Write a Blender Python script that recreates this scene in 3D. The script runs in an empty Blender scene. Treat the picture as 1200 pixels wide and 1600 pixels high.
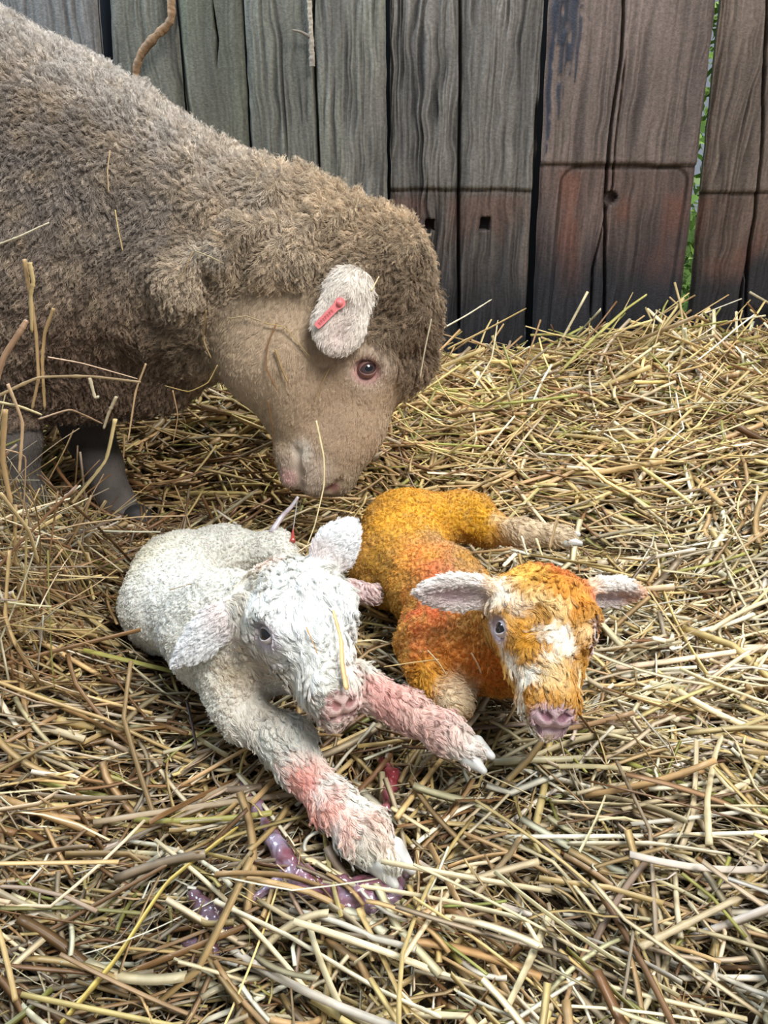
import bpy, math, random
import numpy as np
from mathutils import Vector

random.seed(7)
RNG = np.random.default_rng(11)
scene = bpy.context.scene
COL = scene.collection

# ------------------------------------------------------------------ camera
CAM_H = 0.5
TILT = math.radians(25)
F = 1200.0                      # focal length in pixels of the 1200x1600 frame
cam_data = bpy.data.cameras.new('camera')
cam = bpy.data.objects.new('camera', cam_data)
COL.objects.link(cam)
cam.location = (0, 0, CAM_H)
cam.rotation_euler = (math.pi / 2 - TILT, 0, 0)
cam_data.sensor_fit = 'VERTICAL'
cam_data.sensor_height = 24.0
cam_data.lens = 24.0 * F / 1600.0
cam_data.clip_start = 0.01
scene.camera = cam

# ------------------------------------------------------------------ light
scene.view_settings.view_transform = 'Standard'
scene.view_settings.look = 'None'
scene.view_settings.gamma = 1.0
scene.view_settings.use_curve_mapping = False
scene.view_settings.exposure = 0.0

world = bpy.data.worlds.new('world')
scene.world = world
world.use_nodes = True
nt = world.node_tree
nt.nodes.clear()
wo = nt.nodes.new('ShaderNodeOutputWorld')
bg = nt.nodes.new('ShaderNodeBackground')
bg.inputs[0].default_value = (0.78, 0.89, 1.0, 1)
bg.inputs[1].default_value = 0.34
nt.links.new(bg.outputs[0], wo.inputs[0])


def lamp(name, kind, loc, target, energy, color, size=None, angle=None, size_y=None):
    d = bpy.data.lights.new(name, kind)
    d.energy = energy
    d.color = color
    if size:
        d.shape = 'RECTANGLE'
        d.size = size
        d.size_y = size_y or size
    if angle:
        d.angle = angle
    o = bpy.data.objects.new(name, d)
    COL.objects.link(o)
    o.location = loc
    o.rotation_euler = (Vector(target) - Vector(loc)).to_track_quat('-Z', 'Y').to_euler()
    return o


# open barn door in front and to the right of the pen, high daylight above the back wall
lamp('door_daylight', 'AREA', (0.75, -0.25, 1.9), (0.0, 0.8, 0.1), 59, (1.0, 0.985, 0.955), size=0.75, size_y=0.75)
lamp('high_window_daylight', 'AREA', (-1.0, 1.30, 1.45), (-0.45, 1.0, 0.6), 26, (0.66, 0.83, 1.0), size=0.7, size_y=0.4)
lamp('outdoor_daylight', 'AREA', (1.0, 1.85, 2.2), (1.1, 2.5, 0.3), 90, (1.0, 1.0, 0.95), size=1.0)

# ------------------------------------------------------------------ image-plane maths
ST, CT = math.sin(TILT), math.cos(TILT)


def ray(px, py):
    a = (px - 600.0) / F
    b = (800.0 - py) / F
    return np.array([a, CT + b * ST, -ST + b * CT])


def W(px, py, Y):
    """point on the sight line through a pixel at distance Y into the pen"""
    d = ray(px, py)
    return np.array([0, 0, CAM_H]) + d * (Y / d[1])


def S(px, py, Y, rpx):
    d = ray(px, py)
    return (W(px, py, Y), rpx * (Y / d[1]) / F)


def nrm(v):
    v = np.asarray(v, float)
    return v / (np.linalg.norm(v) + 1e-12)


# ------------------------------------------------------------------ noise
def hash3(i, j, k, seed=0):
    h = (i.astype(np.int64) * 374761393 + j.astype(np.int64) * 668265263
         + k.astype(np.int64) * 2147483647 + seed * 1274126177) & 0xffffffff
    h = ((h ^ (h >> 13)) * 1274126177) & 0xffffffff
    h = ((h ^ (h >> 16)) * 2246822519) & 0xffffffff
    return ((h ^ (h >> 15)) & 0xffffff) / float(0xffffff)


def noise(P, scale=1.0, seed=0):
    """value noise -1..1, P (n,3), scale = feature size"""
    q = np.asarray(P, float) / scale
    f0 = np.floor(q)
    t = q - f0
    t = t * t * (3 - 2 * t)
    i, j, k = f0[:, 0], f0[:, 1], f0[:, 2]
    r = 0
    for a in (0, 1):
        wa = t[:, 0] if a else 1 - t[:, 0]
        for b in (0, 1):
            wb = t[:, 1] if b else 1 - t[:, 1]
            for c in (0, 1):
                wc = t[:, 2] if c else 1 - t[:, 2]
                r = r + wa * wb * wc * hash3(i + a, j + b, k + c, seed)
    return r * 2 - 1


def fbm(P, scale, seed=0, octv=3):
    r, amp, tot = 0, 1.0, 0
    for o in range(octv):
        r = r + amp * noise(P, scale / 2 ** o, seed + o * 17)
        tot += amp
        amp *= 0.5
    return r / tot


def sstep(a, b, x):
    t = np.clip((x - a) / (b - a), 0, 1)
    return t * t * (3 - 2 * t)


# ------------------------------------------------------------------ solid modelling with distance fields
class Solid:
    def __init__(self):
        self.prims = []

    def cone(self, A, B, k=0.02, sub=False):
        """round cone between (pos, r) and (pos, r)"""
        a, ra = np.asarray(A[0], float), float(A[1])
        b, rb = np.asarray(B[0], float), float(B[1])
        c = (a + b) / 2
        R = np.linalg.norm(b - a) / 2 + max(ra, rb)
        self.prims.append(('c', a, ra, b, rb, k, sub, c, R))
        return self

    def chain(self, pts, k=0.02):
        for A, B in zip(pts[:-1], pts[1:]):
            self.cone(A, B, k)
        return self

    def ell(self, c, axes, radii, k=0.02, sub=False):
        M = np.array([nrm(x) for x in axes])
        self.prims.append(('e', np.asarray(c, float), M, np.asarray(radii, float), None, k, sub, np.asarray(c, float), max(radii)))
        return self

    def eval(self, P, cull=None):
        d = np.full(len(P), 1.0)
        if cull is not None:
            lo, hi = P.min(0), P.max(0)
        for pr in self.prims:
            typ, p1, p2, p3, p4, k, sub, c, R = pr
            if cull is not None:
                dd = np.linalg.norm(np.maximum(np.maximum(lo - c, c - hi), 0)) - R
                if dd > cull + k:
                    continue
            if typ == 'c':
                a, ra, b, rb = p1, p2, p3, p4
                ba = b - a
                l2 = max(float(ba @ ba), 1e-12)
                t = np.clip(((P - a) @ ba) / l2, 0, 1)
                q = P - a - t[:, None] * ba
                v = np.sqrt(np.einsum('ij,ij->i', q, q)) - (ra + (rb - ra) * t)
            else:
                q = (P - p1) @ p2.T
                e = q / p3
                k0 = np.sqrt(np.einsum('ij,ij->i', e, e))
                e2 = q / (p3 * p3)
                k1 = np.sqrt(np.einsum('ij,ij->i', e2, e2)) + 1e-9
                v = k0 * (k0 - 1) / k1
                v = np.where(k0 < 1e-4, -p3.min(), v)
            if sub:
                h = np.maximum(k - np.abs(d + v), 0) / k
                d = np.maximum(d, -v) + h * h * k * 0.25
            else:
                h = np.maximum(k - np.abs(d - v), 0) / k
                d = np.minimum(d, v) - h * h * k * 0.25
        return d

    def bounds(self, pad):
        lo = np.min([p[7] - p[8] for p in self.prims if not p[6]], axis=0) - pad
        hi = np.max([p[7] + p[8] for p in self.prims if not p[6]], axis=0) + pad
        return lo, hi

    def mesh(self, h, zmin=None):
        """surface nets -> verts, quads"""
        lo, hi = self.bounds(3 * h)
        if zmin is not None:
            lo[2] = max(lo[2], zmin)
        B = 8
        nb = np.ceil((hi - lo) / (h * B)).astype(int) + 1
        n = nb * B
        gc = np.stack(np.meshgrid(*[np.arange(m) for m in nb], indexing='ij'), -1).reshape(-1, 3)
        cen = lo + (gc * B + (B - 1) / 2) * h
        cv = np.empty(len(cen))
        for s in range(0, len(cen), 20000):
            cv[s:s + 20000] = self.eval(cen[s:s + 20000])
        g = np.repeat(np.repeat(np.repeat(np.where(cv < 0, -1.0, 1.0).astype(np.float32).reshape(nb), B, 0), B, 1), B, 2)
        act = np.nonzero(np.abs(cv) < h * B * 1.5)[0]
        off = np.stack(np.meshgrid(*[np.arange(B)] * 3, indexing='ij'), -1).reshape(-1, 3)
        CH = 48
        for s in range(0, len(act), CH):
            bb = gc[act[s:s + CH]] * B
            idx = (bb[:, None, :] + off[None]).reshape(-1, 3)
            v = self.eval(lo + idx * h, cull=0.05)
            g[idx[:, 0], idx[:, 1], idx[:, 2]] = v
        ins = g < 0
        cnt = np.zeros([m - 1 for m in n], np.int8)
        for a in (0, 1):
            for b in (0, 1):
                for c in (0, 1):
                    cnt += ins[a:n[0] - 1 + a, b:n[1] - 1 + b, c:n[2] - 1 + c]
        cells = np.stack(np.nonzero((cnt > 0) & (cnt < 8)), -1)
        vid = np.full(cnt.shape, -1, np.int32)
        vid[cells[:, 0], cells[:, 1], cells[:, 2]] = np.arange(len(cells))
        corners = [(a, b, c) for a in (0, 1) for b in (0, 1) for c in (0, 1)]
        val = {c: g[cells[:, 0] + c[0], cells[:, 1] + c[1], cells[:, 2] + c[2]].astype(float) for c in corners}
        acc = np.zeros((len(cells), 3))
        num = np.zeros(len(cells))
        for c in corners:
            for ax in range(3):
                if c[ax] == 0:
                    e = list(c)
                    e[ax] = 1
                    e = tuple(e)
                    v0, v1 = val[c], val[e]
                    m = (v0 < 0) != (v1 < 0)
                    t = np.where(m, v0 / np.where(v0 - v1 == 0, 1, v0 - v1), 0)
                    p = np.tile(np.array(c, float), (len(cells), 1))
                    p[:, ax] += t
                    acc += p * m[:, None]
                    num += m
        V = lo + (cells + acc / np.maximum(num, 1)[:, None]) * h
        quads = []
        for ax in range(3):
            sl0 = [slice(None)] * 3
            sl1 = [slice(None)] * 3
            sl0[ax] = slice(0, n[ax] - 1)
            sl1[ax] = slice(1, n[ax])
            a, b = ins[tuple(sl0)], ins[tuple(sl1)]
            e = np.stack(np.nonzero(a != b), -1)
            o1, o2 = (ax + 1) % 3, (ax + 2) % 3
            ok = (e[:, o1] > 0) & (e[:, o2] > 0) & (e[:, o1] < n[o1] - 1) & (e[:, o2] < n[o2] - 1)
            e = e[ok]
            flip = a[e[:, 0], e[:, 1], e[:, 2]]

            def cell(d1, d2):
                q = e.copy()
                q[:, o1] -= d1
                q[:, o2] -= d2
                return vid[q[:, 0], q[:, 1], q[:, 2]]
            Q = np.stack([cell(1, 1), cell(0, 1), cell(0, 0), cell(1, 0)], -1)
            Q[~flip] = Q[~flip][:, ::-1]
            quads.append(Q)
        Q = np.concatenate(quads)
        Q = Q[(Q >= 0).all(1)]
        return V, Q


def vnormals(V, Q):
    d1 = V[Q[:, 2]] - V[Q[:, 0]]
    d2 = V[Q[:, 3]] - V[Q[:, 1]]
    fn = np.cross(d1, d2)
    N = np.zeros_like(V)
    for c in range(3):
        for k in range(4):
            N[:, c] += np.bincount(Q[:, k], fn[:, c], len(V))
    return N / (np.linalg.norm(N, axis=1)[:, None] + 1e-12), np.linalg.norm(fn, axis=1) / 2


# ------------------------------------------------------------------ object helpers
def link(o, parent=None):
    COL.objects.link(o)
    if parent is not None:
        o.parent = parent
        o.location = tuple(np.array(o.location) - np.array(WORLD_AT.get(parent.name, (0, 0, 0))))
    WORLD_AT[o.name] = np.array(o.location) + (np.array(WORLD_AT.get(parent.name, (0, 0, 0))) if parent else 0)
    return o


WORLD_AT = {}


def mesh_obj(name, V, faces, mat, parent=None, color=None, smooth=True, origin=None):
    """faces: (n,4) or (n,3) array of indices"""
    V = np.asarray(V, np.float32)
    org = np.array(origin if origin is not None else V.mean(0), float)
    Fa = np.asarray(faces, np.int32)
    me = bpy.data.meshes.new(name)
    me.vertices.add(len(V))
    me.vertices.foreach_set('co', (V - org).astype(np.float32).ravel())
    k = Fa.shape[1]
    me.loops.add(Fa.size)
    me.loops.foreach_set('vertex_index', Fa.ravel())
    me.polygons.add(len(Fa))
    me.polygons.foreach_set('loop_start', np.arange(len(Fa), dtype=np.int32) * k)
    me.polygons.foreach_set('use_smooth', np.full(len(Fa), bool(smooth)))
    me.update(calc_edges=True)
    if color is not None:
        at = me.attributes.new('Col', 'FLOAT_COLOR', 'POINT')
        c4 = np.ones((len(V), 4), np.float32)
        c4[:, :3] = np.clip(color, 0, 1)
        at.data.foreach_set('color', c4.ravel())
    me.materials.append(mat)
    o = bpy.data.objects.new(name, me)
    o.location = org
    return link(o, parent)


def curves_obj(name, P, rad, mat, color, parent=None):
    """P (n,m,3) strands, rad (n,m) or (m,), color (n,3)"""
    n, m, _ = P.shape
    org = np.array(WORLD_AT[parent.name]) if parent else P.reshape(-1, 3).mean(0)
    cu = bpy.data.hair_curves.new(name)
    cu.add_curves([m] * n)
    cu.points.foreach_set('position', (P - org).astype(np.float32).ravel())
    r = np.broadcast_to(rad, (n, m)).astype(np.float32).ravel()
    at = cu.attributes.get('radius') or cu.attributes.new('radius', 'FLOAT', 'POINT')
    at.data.foreach_set('value', r)
    at = cu.attributes.new('Col', 'FLOAT_COLOR', 'POINT')
    c = np.ones((n, m, 4), np.float32)
    cc = np.asarray(color)
    c[:, :, :3] = np.clip(cc[:, None, :] if cc.ndim == 2 else cc, 0, 1)
    at.data.foreach_set('color', c.ravel())
    cu.materials.append(mat)
    o = bpy.data.objects.new(name, cu)
    o.location = org
    return link(o, parent)


def empty(name, loc, label, cat, group=None):
    o = bpy.data.objects.new(name, None)
    o.empty_display_size = 0.05
    o.location = tuple(loc)
    link(o)
    tag(o, label, cat, group)
    return o


def tag(o, label=None, cat=None, group=None, kind=None):
    for k, v in (('label', label), ('category', cat), ('group', group), ('kind', kind)):
        if v:
            o[k] = v
    return o


def mat(name, color=(0.5, 0.5, 0.5), rough=0.6, attr=None, bump=None, spec=0.3, sss=0.0, trans=0.0, noise_mix=None, coat=0.0, sheen=0.0):
    m = bpy.data.materials.new(name)
    m.use_nodes = True
    t = m.node_tree
    b = t.nodes['Principled BSDF']
    b.inputs['Roughness'].default_value = rough
    b.inputs['Specular IOR Level'].default_value = spec
    b.inputs['Base Color'].default_value = (*color, 1)
    if coat:
        b.inputs['Coat Weight'].default_value = coat
        b.inputs['Coat Roughness'].default_value = 0.12
    if sheen:
        b.inputs['Sheen Weight'].default_value = sheen
    if sss:
        b.inputs['Subsurface Weight'].default_value = sss
        b.inputs['Subsurface Scale'].default_value = 0.01
    if trans:
        b.inputs['Transmission Weight'].default_value = trans
    src = None
    if attr:
        a = t.nodes.new('ShaderNodeAttribute')
        a.attribute_name = attr
        src = a.outputs['Color']
    if noise_mix:
        scale, amt = noise_mix
        tc = t.nodes.new('ShaderNodeTexCoord')
        nz = t.nodes.new('ShaderNodeTexNoise')
        nz.inputs['Scale'].default_value = scale
        nz.inputs['Detail'].default_value = 4
        t.links.new(tc.outputs['Object'], nz.inputs['Vector'])
        mr = t.nodes.new('ShaderNodeMapRange')
        mr.inputs['From Min'].default_value = 0.3
        mr.inputs['From Max'].default_value = 0.7
        mr.inputs['To Min'].default_value = 1 - amt
        mr.inputs['To Max'].default_value = 1 + amt
        t.links.new(nz.outputs['Fac'], mr.inputs['Value'])
        mx = t.nodes.new('ShaderNodeVectorMath')
        mx.operation = 'SCALE'
        if src is not None:
            t.links.new(src, mx.inputs[0])
        else:
            mx.inputs[0].default_value = color
        t.links.new(mr.outputs[0], mx.inputs['Scale'])
        src = mx.outputs[0]
    if src is not None:
        t.links.new(src, b.inputs['Base Color'])
    if bump:
        scale, dist = bump
        tc = t.nodes.new('ShaderNodeTexCoord')
        nz = t.nodes.new('ShaderNodeTexNoise')
        nz.inputs['Scale'].default_value = scale
        nz.inputs['Detail'].default_value = 5
        bp = t.nodes.new('ShaderNodeBump')
        bp.inputs['Distance'].default_value = dist
        bp.inputs['Strength'].default_value = 0.8
        t.links.new(tc.outputs['Object'], nz.inputs['Vector'])
        t.links.new(nz.outputs['Fac'], bp.inputs['Height'])
        t.links.new(bp.outputs['Normal'], b.inputs['Normal'])
    return m


def tubes(C, R, sides=5, flat=None, twist=None):
    """C (n,m,3) centre lines, R (n,) or (n,m) radii, flat (n,) squash -> V, F"""
    n, m, _ = C.shape
    R = np.broadcast_to(np.asarray(R, float)[:, None] if np.ndim(R) == 1 else R, (n, m))
    T = np.gradient(C, axis=1)
    T /= np.linalg.norm(T, axis=2)[:, :, None] + 1e-12
    up = np.zeros((n, m, 3))
    up[..., 2] = 1
    steep = np.abs(T[:, :1, 2]) > 0.8
    up = np.where(steep[..., None], np.array([0.0, 1, 0.1]), up)
    A = np.cross(T, up)
    A /= np.linalg.norm(A, axis=2)[:, :, None] + 1e-12
    Bv = np.cross(A, T)
    if twist is not None:
        c, s = np.cos(twist)[:, None, None], np.sin(twist)[:, None, None]
        A, Bv = A * c + Bv * s, Bv * c - A * s
    fl = np.ones(n) if flat is None else flat
    ang = np.arange(sides) * 2 * np.pi / sides
    V = (C[:, :, None, :] + R[:, :, None, None] * (np.cos(ang)[None, None, :, None] * A[:, :, None, :]
         + fl[:, None, None, None] * np.sin(ang)[None, None, :, None] * Bv[:, :, None, :]))
    idx = np.arange(n * m * sides).reshape(n, m, sides)
    a = idx[:, :-1, :]
    b = np.roll(a, -1, 2)
    d = idx[:, 1:, :]
    c = np.roll(d, -1, 2)
    Fq = np.stack([a, d, c, b], -1).reshape(-1, 4)
    # end caps as quads (fan folded)
    if sides == 4:
        Fq = np.concatenate([Fq, idx[:, 0, :], idx[:, -1, ::-1]])
    elif sides == 5:
        e0, e1 = idx[:, 0, :], idx[:, -1, ::-1]
        for e in (e0, e1):
            Fq = np.concatenate([Fq, e[:, [0, 1, 2, 3]]])
    elif sides > 5:
        e0, e1 = idx[:, 0, :], idx[:, -1, ::-1]
        for e in (e0, e1):
            for q in range(1, sides - 2, 2):
                w = min(q + 2, sides - 1)
                if w - q == 2:
                    Fq = np.concatenate([Fq, e[:, [0, q, q + 1, q + 2]]])
    return V.reshape(-1, 3), Fq


def spline(pts, m):
    """Catmull-Rom through pts -> (m,3)"""
    P = np.array(pts, float)
    P = np.vstack([2 * P[0] - P[1], P, 2 * P[-1] - P[-2]])
    t = np.linspace(0, len(P) - 3 - 1e-9, m)
    i = t.astype(int)
    f = (t - i)[:, None]
    a, b, c, d = P[i], P[i + 1], P[i + 2], P[i + 3]
    return 0.5 * (2 * b + (c - a) * f + (2 * a - 5 * b + 4 * c - d) * f ** 2 + (3 * b - a - 3 * c + d) * f ** 3)


def fur(name, parent, V, Q, N, area, mat_, count, weight, length, flow, lift, color, clump=0.006, clump_pow=0.7,
        curl=0.15, curl_f=1.5, rad=0.00028, pts=5, seed=1, jit=0.25, cjit=0.12):
    """strands rooted on the mesh; weight(P), length(P,N), flow(P,N) -> (n,3), color(P) -> (n,3)"""
    r = np.random.default_rng(seed)
    fc = V[Q].mean(1)
    w = area * np.maximum(weight(fc), 0)
    if w.sum() <= 0:
        return None
    fi = np.searchsorted(np.cumsum(w) / w.sum(), r.random(count))
    fi = np.minimum(fi, len(Q) - 1)
    a, b = r.random((2, count))
    q = Q[fi]
    co = [(1 - a) * (1 - b), a * (1 - b), a * b, (1 - a) * b]
    P = sum(c[:, None] * V[q[:, k]] for k, c in enumerate(co))
    Nn = sum(c[:, None] * N[q[:, k]] for k, c in enumerate(co))
    Nn /= np.linalg.norm(Nn, axis=1)[:, None] + 1e-9
    L = length(P, Nn) * r.uniform(0.7, 1.15, count)
    fl = flow(P, Nn)
    fl = fl - (np.einsum('ij,ij->i', fl, Nn))[:, None] * Nn
    fl /= np.linalg.norm(fl, axis=1)[:, None] + 1e-9
    li = lift(P) if callable(lift) else lift
    li = np.broadcast_to(li, (count,))
    # clump ids on a warped lattice
    wq = P / clump + 0.6 * np.stack([noise(P, clump * 1.3, 5), noise(P, clump * 1.3, 6), noise(P, clump * 1.3, 7)], -1)
    ci = np.floor(wq).astype(np.int64)
    key = (ci[:, 0] * 73856093) ^ (ci[:, 1] * 19349663) ^ (ci[:, 2] * 83492791)
    _, inv = np.unique(key, return_inverse=True)
    inv = inv.ravel()
    K = inv.max() + 1
    cr = np.random.default_rng(seed + 99)
    ph = cr.uniform(0, 6.283, K)[inv] + r.normal(0, 0.3, count)
    cdir = cr.normal(0, 1, (K, 3))[inv]
    cf = cr.uniform(0.7, 1.3, K)[inv] * curl_f
    cshade = 1 + cr.normal(0, 1, K)[inv] * cjit
    D = Nn * li[:, None] + fl * np.sqrt(np.maximum(1 - li ** 2, 0))[:, None] + cdir * jit + r.normal(0, jit * 0.5, (count, 3))
    dn = np.einsum('ij,ij->i', D, Nn)
    D += Nn * np.maximum(0.12 - dn, 0)[:, None]
    D /= np.linalg.norm(D, axis=1)[:, None]
    e1 = np.cross(D, Nn)
    e1 /= np.linalg.norm(e1, axis=1)[:, None] + 1e-9
    e2 = np.cross(D, e1)
    s = np.linspace(0, 1, pts)
    out = np.empty((count, pts, 3))
    cntK = np.bincount(inv, minlength=K).astype(float)
    for i, si in enumerate(s):
        amp = (curl * L * si)[:, None]
        an = ph + 6.283 * cf * si
        p = P + D * (L * si)[:, None] + amp * (np.cos(an)[:, None] * e1 + np.sin(an)[:, None] * e2) \
            - Nn * (L * 0.12 * si * si)[:, None]
        mean = np.stack([np.bincount(inv, p[:, c], K) / cntK for c in range(3)], -1)[inv]
        k = clump_pow * si ** 0.8
        out[:, i] = p * (1 - k) + mean * k
    c = color(P) * (cshade * (1 + r.normal(0, 0.06, count)))[:, None]
    radii = rad * np.array([1.0 - 0.75 * x ** 1.5 for x in s])
    return curves_obj(name, out, radii[None], mat_, c, parent)


def seg_d(P, a, b):
    ba = b - a
    t = np.clip(((P - a) @ ba) / (ba @ ba), 0, 1)
    return np.linalg.norm(P - a - t[:, None] * ba, axis=1)


class Paint:
    """base colour plus soft blobs placed on the animal"""
    def __init__(self, base, seed=0, var=0.08):
        self.base = np.array(base, float)
        self.bl = []
        self.seed = seed
        self.var = var

    def blob(self, c, r, color, strength=1.0, soft=0.5, rag=0.35):
        self.bl.append((np.asarray(c, float), r, np.array(color, float), strength, soft, rag))
        return self

    def __call__(self, P):
        C = np.tile(self.base, (len(P), 1))
        C = C * (1 + self.var * fbm(P, 0.03, self.seed))[:, None]
        nz = fbm(P, 0.016, self.seed + 3)
        for c, r, col, st, soft, rag in self.bl:
            d = np.linalg.norm(P - c, axis=1) / r + nz * rag
            w = (st * (1 - sstep(1 - soft, 1.0 + soft * 0.3, d)))[:, None]
            C = C * (1 - w) + col * w
        return np.clip(C, 0, 1)


def smooth_box(V, Q, it=1):
    """light Laplacian smoothing"""
    for _ in range(it):
        acc = np.zeros_like(V)
        n = np.zeros(len(V))
        for k in range(4):
            a, b = Q[:, k], Q[:, (k + 1) % 4]
            for c in range(3):
                acc[:, c] += np.bincount(a, V[b, c], len(V)) + np.bincount(b, V[a, c], len(V))
            n += np.bincount(a, minlength=len(V)) + np.bincount(b, minlength=len(V))
        V = 0.5 * V + 0.5 * acc / np.maximum(n, 1)[:, None]
    return V


def eyelids(name, c, R, look, ax, a, b_, parent, mat_, pinch=0.35, outer=0.94, up_cut=0.0):
    """skin shell over the ball with an almond opening"""
    look = nrm(look)
    ax = nrm(np.asarray(ax) - np.dot(ax, look) * look)
    bx = np.cross(look, ax)
    n = 36
    V = []
    rows = [(-1, 0.93), (0, 1.0), (0.04, 1.05), (0.3, 1.05), (0.65, 1.02), (1.0, 0.97)]
    for w, k in rows:
        for i in range(n):
            t = 2 * math.pi * i / n
            x0 = a * math.cos(t)
            y0 = b_ * math.sin(t) * (1 - pinch * abs(math.cos(t)) ** 3)
            x1, y1 = R * outer * math.cos(t), R * outer * math.sin(t)
            ww = max(w, 0)
            x, y = x0 + (x1 - x0) * ww, y0 + (y1 - y0) * ww
            z = math.sqrt(max((R * k) ** 2 - x * x - y * y, 0))
            V.append(np.array(c) + ax * x + bx * y + look * z)
    Fq = [[i * n + j, i * n + (j + 1) % n, (i + 1) * n + (j + 1) % n, (i + 1) * n + j] for i in range(len(rows) - 1) for j in range(n)]
    return mesh_obj(name, V, np.array(Fq), mat_, parent)


def eyeball(name, c, r, look, mat_ball, mat_pupil, parent, pupil_axis, iris_r=0.62, mat_iris=None):
    """UV ball with a bulging dark pupil patch as its own sub-part"""
    look = nrm(look)
    n1, n2 = 24, 16
    th = np.linspace(0, math.pi, n2)
    ph = np.linspace(0, 2 * math.pi, n1, endpoint=False)
    a = nrm(np.cross(look, [0.1, 0.2, 1]))
    b = np.cross(look, a)
    V = []
    for t in th:
        for p in ph:
            V.append(np.array(c) + r * (math.cos(t) * look + math.sin(t) * (math.cos(p) * a + math.sin(p) * b)))
    Fq = [[i * n1 + j, (i + 1) * n1 + j, (i + 1) * n1 + (j + 1) % n1, i * n1 + (j + 1) % n1] for i in range(n2 - 1) for j in range(n1)]
    ball = mesh_obj(name, V, Fq, mat_ball, parent)
    pa = nrm(np.asarray(pupil_axis) - np.dot(pupil_axis, look) * look)
    pb = np.cross(look, pa)
    V, Fq = [], []
    rings = 6
    for i in range(rings + 1):
        q = i / rings
        for p in ph:
            x, y = q * 0.42 * math.cos(p), q * 0.26 * math.sin(p)
            z = math.sqrt(max(1 - x * x - y * y, 0)) * 1.012
            V.append(np.array(c) + r * (x * pa + y * pb + z * look))
    Fq = [[i * n1 + j, (i + 1) * n1 + j, (i + 1) * n1 + (j + 1) % n1, i * n1 + (j + 1) % n1] for i in range(rings) for j in range(n1)]
    mesh_obj('pupil', V, Fq, mat_pupil, ball)
    return ball

# ==================================================================== sleeper wall at the back
WALL_Y = 1.55
M_wood = mat('weathered_wood', attr='Col', rough=0.62, spec=0.35, bump=(380, 0.0012), noise_mix=(190, 0.24))


def wall_x(px, py):
    return W(px, py, WALL_Y)


def line_x(p, q):
    """board edge through two pixels -> x as a linear function of z on the wall"""
    A, B_ = W(*p, WALL_Y), W(*q, WALL_Y)
    k = (A[0] - B_[0]) / (A[2] - B_[2])
    return lambda z: B_[0] + k * (z - B_[2])


wall_root = bpy.data.objects.new('wall_back', None)
wall_root.location = (0.0, WALL_Y, 0.0)
link(wall_root)
tag(wall_root, kind='structure')


def wz(py):
    return W(600, py, WALL_Y)[2]


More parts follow.
